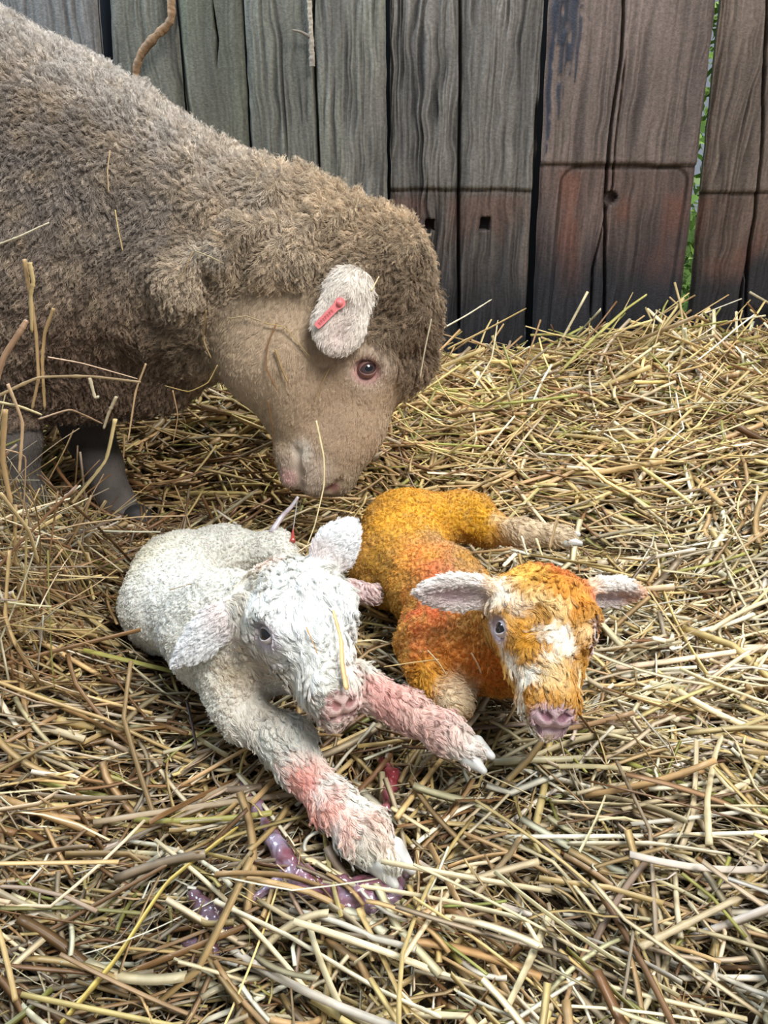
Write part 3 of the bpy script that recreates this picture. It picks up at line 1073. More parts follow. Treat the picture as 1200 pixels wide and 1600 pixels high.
M_print = mat('tag_print', (0.42, 0.08, 0.09), 0.5)
# raised number marks along the strip
mv, mf = [], []
for i in range(7):
    u_ = 0.12 + i * 0.075
    c = A_ + tl * Lg * u_ + vt * 0.0023
    for (du, dv, lu, lv) in (((-0.0006), 0, 0.00022, 0.0018), (0.0003, 0.0014 * (1 if i % 2 else -1), 0.0007, 0.00022), (0.0006, 0.0004, 0.00022, 0.0011)):
        k = len(mv)
        for a, b in ((-1, -1), (1, -1), (1, 1), (-1, 1)):
            mv.append(c + tl * (du + a * lu) + tw * (dv + b * lv))
        for a, b in ((-1, -1), (1, -1), (1, 1), (-1, 1)):
            mv.append(c + tl * (du + a * lu) + tw * (dv + b * lv) + vt * 0.0003)
        mf += [[k + 4, k + 5, k + 6, k + 7]] + [[k + j, k + (j + 1) % 4, k + 4 + (j + 1) % 4, k + 4 + j] for j in range(4)]
mesh_obj('tag_mark', mv, np.array(mf), M_print, tagob, smooth=False)

# ==================================================================== lambs
def lamb_head(Sd, C, nose, rho, sc=1.0):
    """adds cranium, face, muzzle; returns the head frame (f to nose, u up out of the forehead, s to the viewer's left)"""
    f = nrm(nose - C)
    v = view(C)
    u0 = nrm(v - v @ f * f)
    right = nrm(np.cross(f, u0))
    if right[0] < 0:
        right = -right
    u = nrm(u0 * math.cos(rho) + right * math.sin(rho))
    s = nrm(right * -math.cos(rho) + u0 * math.sin(rho))
    L = lambda a, b, c: C + sc * (f * a + u * b + s * c)
    Sd.ell(C, (f, s, u), np.array([0.047, 0.0425, 0.041]) * sc, 0.02)
    Sd.cone((L(0.010, 0.002, 0.012), 0.032 * sc), (L(0.030, -0.004, 0.008), 0.026 * sc), 0.018)
    Sd.cone((L(0.010, 0.002, -0.012), 0.032 * sc), (L(0.030, -0.004, -0.008), 0.026 * sc), 0.018)
    Sd.cone((L(0.035, 0.004, 0), 0.027 * sc), (L(0.086, -0.003, 0), 0.0200 * sc), 0.018)
    Sd.cone((L(0.015, -0.026, 0), 0.025 * sc), (L(0.080, -0.020, 0), 0.0150 * sc), 0.012)
    for q in (-1, 1):   # nostril wings and lips
        Sd.cone((L(0.088, 0.004, q * 0.0085), 0.0105 * sc), (L(0.098, -0.004, q * 0.007), 0.0095 * sc), 0.006)
        Sd.cone((L(0.080, -0.014, q * 0.011), 0.011 * sc), (L(0.095, -0.016, q * 0.006), 0.0095 * sc), 0.006)
        Sd.cone((L(0.018, 0.021, q * 0.030), 0.010 * sc), (L(0.036, 0.018, q * 0.026), 0.009 * sc), 0.014)   # brow
        Sd.cone((L(0.050, -0.012, q * 0.017), 0.012 * sc), (L(0.068, -0.012, q * 0.011), 0.012 * sc), 0.010)  # cheek
        Sd.ell(L(0.031, 0.014, q * 0.0410), (f, s, u), np.array([0.0110, 0.008, 0.0085]) * sc, 0.006, sub=True)
        Sd.cone((L(0.1060, 0.0010, q * 0.0050), 0.0026 * sc), (L(0.1035, 0.0070, q * 0.0120), 0.0030 * sc), 0.003, sub=True)
    Sd.cone((L(0.097, -0.022, 0), 0.009 * sc), (L(0.088, -0.028, 0), 0.010 * sc), 0.006)     # chin
    # mouth line and the notch under the nose
    Sd.cone((L(0.1065, -0.0135, -0.010), 0.0024 * sc), (L(0.1065, -0.0135, 0.010), 0.0024 * sc), 0.003, sub=True)
    Sd.cone((L(0.093, -0.0165, 0.0225), 0.0022 * sc), (L(0.1055, -0.0135, 0.010), 0.0024 * sc), 0.003, sub=True)
    Sd.cone((L(0.093, -0.0165, -0.0225), 0.0022 * sc), (L(0.1055, -0.0135, -0.010), 0.0024 * sc), 0.003, sub=True)
    Sd.cone((L(0.1090, 0.001, 0), 0.0018 * sc), (L(0.1075, -0.013, 0), 0.0018 * sc), 0.003, sub=True)
    return dict(C=C, f=f, u=u, s=s, L=L, sc=sc)


def nose_tint(hd, P, C, lip, dark):
    """mauve nose pad and lips, dark nostril slits and mouth line"""
    q = (P - hd['C']) @ np.stack([hd['f'], hd['u'], hd['s']]).T / hd['sc']
    w = sstep(0.0955, 0.1005, q[:, 0] + 0.002 * noise(P, 0.006, 90)) * sstep(-0.021, -0.017, q[:, 1]) * sstep(0.0145, 0.0115, q[:, 1]) * sstep(0.019, 0.015, np.abs(q[:, 2]))
    C = C * (1 - w[:, None]) + np.array(lip) * w[:, None]
    L = hd['L']
    k = np.zeros(len(P))
    for s_ in (-1, 1):
        k = np.maximum(k, sstep(0.0042, 0.0026, seg_d(P, L(0.1060, 0.0010, s_ * 0.0050), L(0.1035, 0.0070, s_ * 0.0120))))
        k = np.maximum(k, 0.8 * sstep(0.0034, 0.0020, seg_d(P, L(0.093, -0.0165, s_ * 0.0225), L(0.1055, -0.0135, s_ * 0.010))))
    k = np.maximum(k, 0.8 * sstep(0.0034, 0.0020, seg_d(P, L(0.1065, -0.0135, -0.010), L(0.1065, -0.0135, 0.010))))
    k = np.maximum(k, 0.6 * sstep(0.0030, 0.0014, seg_d(P, L(0.109, 0.001, 0), L(0.1075, -0.013, 0))))
    return C * (1 - k[:, None]) + np.array(dark) * k[:, None]


def ear(Sd, base, tip, width, nvec, k=0.008, thick=0.0042, cup=True):
    """leaf-shaped ear; nvec = the open (inner) side"""
    base, tip = np.asarray(base), np.asarray(tip)
    l = nrm(tip - base)
    n = nrm(nvec - nvec @ l * l)
    w = np.cross(l, n)
    ln = np.linalg.norm(tip - base)
    Cc = base + l * ln * 0.50
    Sd.ell(base + l * ln * 0.38, (l, w, n), (ln * 0.42, width, thick * 1.5), k)
    Sd.ell(base + l * ln * 0.66, (l, w, n), (ln * 0.36, width * 0.58, thick), k * 1.5)
    Sd.cone((base - l * ln * 0.15, width * 0.50), (base + l * ln * 0.18, width * 0.42), 0.012)
    if cup:
        Sd.ell(Cc + n * thick * 1.6 - l * ln * 0.06, (l, w, n), (ln * 0.42, width * 0.62, thick * 1.4), 0.004, sub=True)
    return dict(C=Cc, l=l, w=w, n=n, ln=ln, wd=width)


def ear_w(e, P):
    q = (P - e['C']) @ np.stack([e['l'], e['w'], e['n']]).T
    d = np.sqrt((q[:, 0] / (e['ln'] * 0.6)) ** 2 + (q[:, 1] / (e['wd'] * 1.25)) ** 2 + (q[:, 2] / 0.014) ** 2)
    inner = np.exp(-(q[:, 0] / (e['ln'] * 0.36)) ** 2 - (q[:, 1] / (e['wd'] * 0.55)) ** 2) * sstep(-0.001, 0.002, q[:, 2])
    return sstep(1.05, 0.9, d), inner


def add_eyes(hd, parent, near_only=False):
    for q in (1, -1):
        c = hd['L'](0.031, 0.0130, q * 0.0335)
        look = nrm(hd['s'] * q + hd['u'] * 0.45 + hd['f'] * 0.15)
        eyeball('eye', c, 0.0082 * hd['sc'], look, M_eye, M_pupil, parent, hd['f'])
        la_ = hd['f'] * 0.8 + hd['u'] * 0.6
        eyelids('eyelids', c, 0.0086 * hd['sc'], look, la_, 0.0072 * hd['sc'], 0.0046 * hd['sc'], parent, hd['lid'], outer=0.97)


def grain_disp(P, N, mask, a1=0.0013, a2=0.0016):
    return mask * (a1 * (np.abs(noise(P, 0.0042, 61)) * 2 - 0.6) + a2 * noise(P, 0.014, 62) + 0.0025 * noise(P, 0.045, 63))


M_lidw = mat('mauve_lid', (0.66, 0.59, 0.59), 0.45, bump=(600, 0.0004))
M_lido = mat('lilac_lid', (0.62, 0.54, 0.53), 0.45, bump=(600, 0.0004))

# -------------------------------------------------------------------- white lamb
A = Solid()
hW = lamb_head(A, W(461, 952, 0.548), W(526, 1082, 0.470), math.radians(22), 0.98)
hW['lid'] = M_lidw
# trunk from rump to shoulder
A.cone(S(275, 908, 0.735, 70), S(270, 945, 0.69, 68), 0.03)
A.cone(S(270, 945, 0.69, 68), S(345, 990, 0.60, 72), 0.03)
A.cone(S(345, 990, 0.60, 72), S(385, 1010, 0.555, 62), 0.03)
A.cone(S(360, 950, 0.60, 50), S(430, 950, 0.56, 45), 0.03)     # neck
A.cone(S(395, 1045, 0.555, 48), S(372, 1078, 0.535, 38), 0.02)    # chest and shoulder
A.cone(S(420, 1020, 0.555, 45), S(450, 1030, 0.550, 40), 0.02)
A.cone(S(330, 1030, 0.585, 38), S(366, 1078, 0.545, 34), 0.02)
# hip and folded hind leg behind
A.cone(S(300, 880, 0.76, 45), S(345, 866, 0.785, 38), 0.025)
A.cone(S(345, 866, 0.785, 38), S(432, 860, 0.775, 27), 0.02)
A.cone(S(432, 858, 0.772, 26), S(455, 890, 0.745, 20), 0.015)
A.cone(S(455, 890, 0.745, 20), S(500, 918, 0.72, 17), 0.012)
A.cone(S(500, 918, 0.72, 17), S(578, 928, 0.70, 16), 0.012)
# near foreleg
A.cone(S(358, 1072, 0.540, 35), S(380, 1120, 0.515, 33), 0.015)
A.cone(S(380, 1120, 0.515, 33), S(420, 1143, 0.500, 29), 0.012)
A.cone(S(420, 1143, 0.500, 29), S(450, 1160, 0.488, 37), 0.012)
A.cone(S(450, 1160, 0.488, 37), S(466, 1195, 0.472, 29), 0.012)
A.cone(S(466, 1195, 0.472, 29), S(520, 1255, 0.440, 31), 0.012)
A.cone(S(520, 1255, 0.440, 31), S(568, 1303, 0.415, 38), 0.012)
A.cone(S(568, 1303, 0.415, 38), S(602, 1342, 0.400, 24), 0.010)
# far foreleg reaching right under the chin
A.cone(S(470, 1035, 0.545, 40), S(560, 1072, 0.525, 30), 0.015)
A.cone(S(560, 1072, 0.525, 30), S(632, 1108, 0.505, 26), 0.012)
A.cone(S(632, 1108, 0.505, 26), S(695, 1145, 0.485, 28), 0.012)
A.cone(S(695, 1145, 0.485, 28), S(732, 1172, 0.472, 20), 0.010)
# ears
eWL = ear(A, W(368, 948, 0.535), W(276, 1036, 0.515), 0.0145, view(W(320, 990, 0.53)) + np.array([-0.2, 0, -0.5]), cup=False)
eWR = ear(A, W(500, 888, 0.560), W(553, 818, 0.585), 0.0200, np.array([0.45, -0.75, 0.1]), cup=False, thick=0.006)
aV, aQ = A.mesh(0.0014)
aN, _ = vnormals(aV, aQ)
legW = [W(450, 1160, 0.488), W(566, 1305, 0.415), W(560, 1072, 0.525), W(715, 1160, 0.475)]


def white_parts(P):
    """longhair weight (face, legs, ears), muzzle skin weight"""
    leg = np.minimum(seg_d(P, W(415, 1140, 0.50), W(610, 1350, 0.395)), seg_d(P, W(555, 1070, 0.525), W(750, 1185, 0.465)))
    leg = np.minimum(leg, seg_d(P, W(510, 915, 0.72), W(590, 930, 0.70)))
    lw = sstep(0.034, 0.026, leg)
    face = sstep(0.066, 0.058, np.linalg.norm(P - hW['L'](0.02, 0.008, 0), axis=1))
    face = np.maximum(face, sstep(0.058, 0.050, np.linalg.norm(P - hW['L'](0.055, 0, 0), axis=1)))
    ew = np.maximum(ear_w(eWL, P)[0], ear_w(eWR, P)[0])
    mz = sstep(0.0165, 0.0135, np.linalg.norm(P - hW['L'](0.107, -0.003, 0), axis=1))
    return lw, face, ew, mz


lw, fw_, ew_, mz_ = white_parts(aV)
aV = aV + aN * grain_disp(aV, aN, 1 - np.maximum(np.maximum(lw, fw_), np.maximum(ew_, mz_)))[:, None]
aN, aA = vnormals(aV, aQ)
wp = Paint((0.73, 0.71, 0.64), seed=8, var=0.10)
wp.blob(W(250, 900, 0.66), 0.10, (0.76, 0.76, 0.72), 0.6, 0.8, 0.4)
wp.blob(W(215, 860, 0.72), 0.05, (0.78, 0.72, 0.52), 0.5, 0.8, 0.5)
wp.blob(W(385, 1060, 0.50), 0.055, (0.62, 0.50, 0.38), 0.75, 0.8, 0.5)
wp.blob(W(350, 1070, 0.50), 0.025, (0.66, 0.57, 0.38), 0.6, 0.9, 0.5)
wp.blob(W(300, 1030, 0.54), 0.035, (0.70, 0.60, 0.42), 0.5, 0.9, 0.5)
wp.blob(hW['L'](0.03, 0.03, 0), 0.060, (0.87, 0.88, 0.86), 0.9, 0.7, 0.3)
wp.blob(hW['L'](-0.035, 0.020, 0.012), 0.022, (0.80, 0.56, 0.46), 0.6, 0.9, 0.6)
wp.blob(hW['L'](-0.025, 0.010, 0.034), 0.020, (0.80, 0.66, 0.48), 0.6, 0.9, 0.6)
wp.blob(hW['L'](0.031, 0.013, 0.041), 0.0155, (0.66, 0.57, 0.62), 0.9, 0.5, 0.2)
wp.blob(W(385, 1078, 0.50), 0.012, (0.66, 0.24, 0.20), 0.7, 0.8, 0.5)
wp.blob(W(470, 1225, 0.45), 0.030, (0.80, 0.36, 0.28), 0.85, 0.8, 0.7)
wp.blob(W(510, 1240, 0.425), 0.030, (0.82, 0.30, 0.24), 0.85, 0.9, 0.9)
wp.blob(W(520, 1270, 0.41), 0.030, (0.80, 0.50, 0.40), 0.7, 0.9, 0.8)
wp.blob(W(600, 1290, 0.40), 0.026, (0.78, 0.52, 0.42), 0.7, 0.8, 0.6)
wp.blob(W(590, 1350, 0.38), 0.028, (0.72, 0.66, 0.52), 0.6, 0.8, 0.5)
wp.blob(W(640, 1115, 0.49), 0.075, (0.72, 0.46, 0.40), 0.85, 0.8, 0.6)
wp.blob(W(590, 1080, 0.50), 0.030, (0.74, 0.42, 0.38), 0.8, 0.8, 0.6)
wp.blob(W(565, 928, 0.69), 0.045, (0.70, 0.50, 0.48), 0.85, 0.7, 0.4)
wp.blob(hW['L'](0.080, -0.02, 0), 0.020, (0.74, 0.58, 0.52), 0.5, 0.8, 0.4)




def white_color(P):
    C = nose_tint(hW, P, wp(P), (0.74, 0.53, 0.49), (0.36, 0.17, 0.16))
    for e in (eWL, eWR):
        w, inner = ear_w(e, P)
        C = C * (1 - w[:, None]) + np.array([0.86, 0.86, 0.86]) * w[:, None]
        b = (w * sstep(0.0, -0.4, ((P - e['C']) @ e['l']) / e['ln']))[:, None] * 0.6
        C = C * (1 - b) + np.array([0.80, 0.66, 0.62]) * b
    return C


white_lamb = empty('lamb', tuple(W(370, 1000, 0.60) * [1, 1, 0]), 'wet white newborn lamb lying with one foreleg stretched towards the front', 'lamb', 'newborn lambs in the straw')
mesh_obj('body', aV, aQ, M_lambskin, white_lamb, white_color(aV))


def curl_flow(scale, seed, bias=(0, 0, 0), amt=1.0):
    b = np.array(bias, float)
    return lambda P, N: b + amt * np.stack([noise(P, scale, seed), noise(P, scale, seed + 1), noise(P, scale, seed + 2)], -1)


def not_eyes(hd, P, r=0.0105):
    m = np.ones(len(P))
    for q in (1, -1):
        m *= np.linalg.norm(P - hd['L'](0.031, 0.013, q * 0.040), axis=1) > r
    return m


def wcov(P):
    l, f_, e_, m_ = white_parts(P)
    return l, f_, e_, m_


fur('wool', white_lamb, aV, aQ, aN, aA, M_fleece, 90000,
    weight=lambda P: (np.maximum.reduce(wcov(P)) < 0.5) * 1.0,
    length=lambda P, N: np.full(len(P), 0.0036), flow=curl_flow(0.012, 71, (0, -0.2, -0.5)), lift=0.45,
    color=white_color, clump=0.0036, clump_pow=0.75, curl=0.28, curl_f=1.2, rad=0.00021, pts=5, seed=7, jit=0.3, cjit=0.09)
fur('face_hair', white_lamb, aV, aQ, aN, aA, M_fleece, 60000,
    weight=lambda P: ((wcov(P)[1] > 0.5) & (wcov(P)[3] < 0.4) & (wcov(P)[2] < 0.5)) * not_eyes(hW, P) * (1 - 0.55 * (np.linalg.norm(P - hW['L'](0.085, -0.01, 0), axis=1) < 0.02)),
    length=lambda P, N: 0.0125 * (0.45 + 0.55 * sstep(0.012, 0.03, np.linalg.norm(P - hW['L'](0.031, 0.013, 0.040), axis=1)))
    * (1 - 0.45 * sstep(0.03, 0.012, np.linalg.norm(P - hW['L'](0.10, -0.003, 0), axis=1))),
    flow=lambda P, N: curl_flow(0.020, 81, hW['f'] * 0.9, 1.1)(P, N), lift=0.09,
    color=white_color, clump=0.0050, clump_pow=0.62, curl=0.07, curl_f=1.0, rad=0.00022, pts=6, seed=8, jit=0.22, cjit=0.07)
fur('leg_hair', white_lamb, aV, aQ, aN, aA, M_fleece, 42000,
    weight=lambda P: ((wcov(P)[0] > 0.5) & (wcov(P)[1] < 0.5)) * 1.0,
    length=lambda P, N: 0.0110 + 0.003 * sstep(0.03, 0.01, np.linalg.norm(P - W(575, 1320, 0.40), axis=1)),
    flow=lambda P, N: curl_flow(0.018, 91, (0.75, -0.65, -0.2), 0.75)(P, N), lift=0.13,
    color=white_color, clump=0.0055, clump_pow=0.80, curl=0.12, curl_f=1.0, rad=0.00022, pts=6, seed=9, jit=0.2, cjit=0.07)
fur('ear_hair', white_lamb, aV, aQ, aN, aA, M_fleece, 14000,
    weight=lambda P: (wcov(P)[2] > 0.5) * 1.0,
    length=lambda P, N: np.full(len(P), 0.0075), flow=lambda P, N: np.where((P[:, 0] > hW['C'][0])[:, None], eWR['l'], eWL['l']) + 0.3 * curl_flow(0.01, 95)(P, N), lift=0.35,
    color=lambda P: white_color(P), clump=0.0028, clump_pow=0.5, curl=0.08, rad=0.00022, pts=5, seed=10, jit=0.2, cjit=0.05)
add_eyes(hW, white_lamb)
claws(W(630, 1372, 0.388), W(603, 1338, 0.401), 0.0118, 0.0008, M_hoof, white_lamb, [0.72, 0.55, 0.25])
claws(W(762, 1193, 0.462), W(738, 1174, 0.472), 0.0102, 0.0008, M_hoof, white_lamb, [0.5, 0.75, 0.3])
# umbilical stump hanging from the hind quarters

# -------------------------------------------------------------------- orange-stained lamb
O = Solid()
hO = lamb_head(O, W(843, 962, 0.555), W(863, 1098, 0.468), math.radians(16), 0.99)
hO['lid'] = M_lido
O.cone(S(630, 830, 0.82, 66), S(625, 875, 0.775, 64), 0.03)
O.cone(S(625, 875, 0.775, 64), S(690, 930, 0.69, 66), 0.03)
O.cone(S(690, 930, 0.69, 66), S(725, 985, 0.63, 66), 0.03)
O.cone(S(725, 985, 0.63, 60), S(810, 960, 0.575, 45), 0.03)
O.cone(S(670, 1005, 0.62, 50), S(690, 1035, 0.60, 44), 0.02)
O.cone(S(690, 1035, 0.60, 40), S(785, 1045, 0.575, 38), 0.025)
O.cone(S(740, 1010, 0.60, 50), S(790, 1030, 0.575, 42), 0.025)
O.cone(S(590, 885, 0.775, 38), S(592, 915, 0.755, 24), 0.025)
# near folded foreleg: elbow to knee, cannon folded back
O.cone(S(660, 1035, 0.590, 30), S(700, 1075, 0.565, 24), 0.012)
O.cone(S(700, 1075, 0.565, 24), S(712, 1098, 0.548, 25), 0.010)
O.cone(S(712, 1098, 0.548, 23), S(665, 1072, 0.575, 18), 0.008)
# hind leg to the right
O.cone(S(672, 815, 0.835, 46), S(735, 808, 0.845, 34), 0.02)
O.cone(S(735, 808, 0.845, 34), S(762, 822, 0.830, 27), 0.02)
O.cone(S(755, 828, 0.825, 22), S(815, 832, 0.80, 19), 0.012)
O.cone(S(815, 832, 0.80, 19), S(880, 838, 0.785, 17), 0.012)
eOL = ear(O, W(775, 925, 0.555), W(652, 926, 0.565), 0.0180, np.array([-0.15, -1.0, -0.15]))
eOR = ear(O, W(912, 925, 0.560), W(1002, 926, 0.580), 0.0165, np.array([0.1, -0.9, -0.35]))
oV, oQ = O.mesh(0.0014)
oN, _ = vnormals(oV, oQ)


def orange_parts(P):
    leg = np.minimum(seg_d(P, W(690, 1065, 0.568), W(725, 1105, 0.545)), seg_d(P, W(790, 830, 0.81), W(890, 838, 0.785)))
    lw = sstep(0.024, 0.018, leg)
    face = sstep(0.060, 0.054, np.linalg.norm(P - hO['L'](0.035, 0.010, 0), axis=1))
    face = np.maximum(face, sstep(0.050, 0.044, np.linalg.norm(P - hO['L'](0.065, 0, 0), axis=1)))
    ew = np.maximum(ear_w(eOL, P)[0], ear_w(eOR, P)[0])
    mz = sstep(0.0165, 0.0135, np.linalg.norm(P - hO['L'](0.107, -0.003, 0), axis=1))
    return lw, face, ew, mz


def ocov(P):
    return orange_parts(P)


lw, fw_, ew_, mz_ = orange_parts(oV)
oV = oV + oN * grain_disp(oV, oN, 1 - np.maximum(np.maximum(lw, fw_), np.maximum(ew_, mz_)), 0.0015, 0.0022)[:, None]
oN, oA = vnormals(oV, oQ)
YEL, ORG, RED, TAN, WHT = (0.70, 0.37, 0.05), (0.56, 0.20, 0.03), (0.55, 0.10, 0.04), (0.40, 0.26, 0.12), (0.86, 0.80, 0.68)
op = Paint((0.53, 0.27, 0.055), seed=15, var=0.32)
op.blob(W(640, 790, 0.78), 0.07, (0.66, 0.34, 0.03), 0.9, 0.8, 0.4)
op.blob(W(740, 800, 0.80), 0.05, (0.62, 0.33, 0.015), 0.9, 0.7, 0.3)
op.blob(W(700, 850, 0.72), 0.045, (0.36, 0.25, 0.14), 0.85, 0.9, 0.8)
op.blob(W(735, 880, 0.66), 0.040, (0.36, 0.24, 0.13), 0.9, 0.9, 0.8)
op.blob(W(590, 930, 0.70), 0.05, (0.42, 0.24, 0.03), 0.6, 0.9, 0.7)
op.blob(W(665, 880, 0.70), 0.040, (0.76, 0.27, 0.03), 0.6, 0.9, 0.8)
op.blob(W(690, 905, 0.64), 0.045, RED, 0.60, 0.9, 0.8)
op.blob(W(650, 970, 0.58), 0.055, RED, 0.65, 0.9, 0.8)
op.blob(W(640, 1000, 0.58), 0.03, (0.45, 0.09, 0.012), 0.6, 0.9, 0.6)
op.blob(W(720, 1050, 0.55), 0.055, ORG, 0.85, 0.8, 0.4)
op.blob(W(780, 1060, 0.54), 0.040, (0.60, 0.15, 0.012), 0.6, 0.8, 0.4)
op.blob(W(670, 1060, 0.57), 0.020, (0.72, 0.38, 0.04), 0.7, 0.8, 0.4)
op.blob(W(715, 1092, 0.54), 0.026, (0.76, 0.62, 0.42), 0.9, 0.6, 0.4)
op.blob(W(850, 833, 0.79), 0.060, (0.66, 0.54, 0.38), 0.95, 0.4, 0.3)
# head markings
hl = hO['L']
for (f_, u_, s_, r_, c_, st_, so_, rg_) in (
        (-0.020, 0.036, 0.012, 0.026, (0.78, 0.50, 0.10), 0.8, 0.8, 0.5),
        (-0.010, 0.040, -0.006, 0.026, (0.66, 0.30, 0.04), 0.8, 0.8, 0.4),
        (-0.034, 0.030, -0.010, 0.024, (0.52, 0.11, 0.04), 0.85, 0.9, 0.5),
        (-0.020, 0.025, -0.032, 0.022, (0.50, 0.15, 0.05), 0.85, 0.9, 0.5),
        (0.012, 0.038, -0.018, 0.020, (0.60, 0.24, 0.03), 0.7, 0.9, 0.5),
        (0.010, 0.036, 0.010, 0.014, (0.82, 0.62, 0.30), 0.7, 0.9, 0.9),
        (0.004, 0.024, 0.034, 0.021, WHT, 0.9, 0.8, 0.7),
        (0.022, 0.028, 0.024, 0.012, WHT, 0.85, 0.8, 0.8),
        (0.010, -0.004, 0.040, 0.018, (0.74, 0.46, 0.14), 0.8, 0.8, 0.5),
        (0.046, 0.024, 0.016, 0.012, (0.72, 0.36, 0.03), 0.9, 0.8, 0.4),
        (0.050, 0.002, 0.027, 0.016, WHT, 0.9, 0.8, 0.8),
        (0.045, -0.015, 0.026, 0.016, (0.74, 0.40, 0.06), 0.9, 0.8, 0.5),
        (0.048, 0.030, -0.004, 0.011, WHT, 0.95, 0.7, 1.0),
        (0.050, 0.028, -0.018, 0.010, WHT, 0.9, 0.7, 1.0),
        (0.042, 0.030, 0.006, 0.009, WHT, 0.8, 0.8, 1.0),
        (0.038, 0.026, -0.028, 0.012, (0.82, 0.62, 0.34), 0.8, 0.8, 0.8),
        (0.074, 0.018, 0.000, 0.019, (0.70, 0.53, 0.28), 0.9, 0.8, 0.5),
        (0.070, 0.004, 0.018, 0.013, WHT, 0.9, 0.8, 0.7),
        (0.070, 0.004, -0.018, 0.013, (0.80, 0.66, 0.42), 0.9, 0.8, 0.7),
        (0.082, -0.018, 0.014, 0.016, WHT, 0.95, 0.6, 0.3),
        (0.097, -0.030, 0.000, 0.020, WHT, 0.97, 0.5, 0.3),
        (0.060, 0.026, 0.008, 0.008, WHT, 0.8, 0.8, 1.2),
        (0.020, 0.036, -0.004, 0.010, (0.84, 0.66, 0.34), 0.7, 0.9, 1.2),
        (-0.002, 0.016, 0.040, 0.012, WHT, 0.9, 0.8, 0.8),
        (0.082, -0.022, -0.010, 0.020, WHT, 0.95, 0.6, 0.3),
        (0.031, 0.013, 0.041, 0.0155, (0.62, 0.53, 0.58), 0.95, 0.5, 0.2),
        (0.031, 0.013, -0.041, 0.0155, (0.62, 0.53, 0.58), 0.95, 0.5, 0.2),
        (-0.004, 0.012, -0.042, 0.015, (0.74, 0.28, 0.20), 0.8, 0.8, 0.6),
        (0.016, 0.004, -0.040, 0.014, (0.84, 0.60, 0.44), 0.8, 0.8, 0.8)):
    op.blob(hl(f_, u_, s_), r_, c_, st_, so_, rg_)


def orange_color(P):
    C = nose_tint(hO, P, op(P), (0.62, 0.44, 0.47), (0.25, 0.12, 0.15))
    sp = noise(P, 0.0045, 77)
    body = 1 - np.maximum.reduce(ocov(P))
    k = (sstep(0.25, 0.6, sp) * 0.45 * body)[:, None]
    C = C * (1 - k) + np.array([0.30, 0.17, 0.05]) * k
    for e in (eOL, eOR):
        w, inner = ear_w(e, P)
        w = w[:, None]
        i = inner[:, None] * 0.85
        x = ((P - e['C']) @ e['l']) / e['ln']
        b = (sstep(-0.30, -0.50, x) * 0.6)[:, None]
        ec_ = np.array([0.85, 0.80, 0.74]) * (1 - i) + np.array([0.62, 0.40, 0.44]) * i
        ec_ = ec_ * (1 - b) + np.array([0.78, 0.50, 0.25]) * b
        if e is eOR:
            tpk = (sstep(0.05, 0.45, x + 0.2 * fbm(P, 0.012, 88)) * 0.8)[:, None]
            ec_ = ec_ * (1 - tpk) + np.array([0.70, 0.34, 0.14]) * tpk
        C = C * (1 - w) + ec_ * w
    return C


orange_lamb = empty('lamb', tuple(W(700, 980, 0.65) * [1, 1, 0]), 'newborn lamb stained orange and yellow, lying at right with ears spread', 'lamb', 'newborn lambs in the straw')
mesh_obj('body', oV, oQ, M_lambskin, orange_lamb, orange_color(oV))
fur('wool', orange_lamb, oV, oQ, oN, oA, M_fleece, 80000,
    weight=lambda P: (np.maximum.reduce(ocov(P)) < 0.5) * 1.0,
    length=lambda P, N: np.full(len(P), 0.0038), flow=curl_flow(0.012, 171, (0, -0.2, -0.5)), lift=0.40,
    color=lambda P: orange_color(P) * 1.05, clump=0.0034, clump_pow=0.85, curl=0.28, curl_f=1.2, rad=0.00021, pts=5, seed=17, jit=0.3, cjit=0.16)
fur('face_hair', orange_lamb, oV, oQ, oN, oA, M_fleece, 46000,
    weight=lambda P: ((ocov(P)[1] > 0.5) & (ocov(P)[3] < 0.4) & (ocov(P)[2] < 0.5)) * not_eyes(hO, P),
    length=lambda P, N: 0.0105 * (0.4 + 0.6 * sstep(0.012, 0.03, np.linalg.norm(P - hO['L'](0.031, 0.013, 0.040), axis=1)))
    * (1 - 0.4 * sstep(0.03, 0.012, np.linalg.norm(P - hO['L'](0.10, -0.003, 0), axis=1))),
    flow=lambda P, N: curl_flow(0.018, 181, hO['f'] * 0.8, 1.0)(P, N), lift=0.09,
    color=orange_color, clump=0.0048, clump_pow=0.68, curl=0.08, curl_f=1.0, rad=0.00022, pts=6, seed=18, jit=0.2, cjit=0.08)
fur('leg_hair', orange_lamb, oV, oQ, oN, oA, M_fleece, 12000,
    weight=lambda P: ((ocov(P)[0] > 0.5) & (ocov(P)[1] < 0.5)) * 1.0,
    length=lambda P, N: np.full(len(P), 0.0085), flow=lambda P, N: curl_flow(0.018, 191, (0.8, -0.4, -0.3), 0.7)(P, N), lift=0.22,
    color=orange_color, clump=0.0050, clump_pow=0.85, curl=0.12, curl_f=1.0, rad=0.00022, pts=6, seed=19, jit=0.2, cjit=0.08)
fur('ear_hair', orange_lamb, oV, oQ, oN, oA, M_fleece, 12000,
    weight=lambda P: (ocov(P)[2] > 0.5) * np.where(np.maximum(ear_w(eOL, P)[1], ear_w(eOR, P)[1]) > 0.6, 0.15, 1.0),
    length=lambda P, N: np.full(len(P), 0.0075), flow=lambda P, N: np.where((P[:, 0] > hO['C'][0])[:, None], eOR['l'], eOL['l']) + 0.35 * curl_flow(0.01, 195)(P, N), lift=0.30,
    color=orange_color, clump=0.0028, clump_pow=0.5, curl=0.08, rad=0.00022, pts=5, seed=20, jit=0.2, cjit=0.06)
add_eyes(hO, orange_lamb)
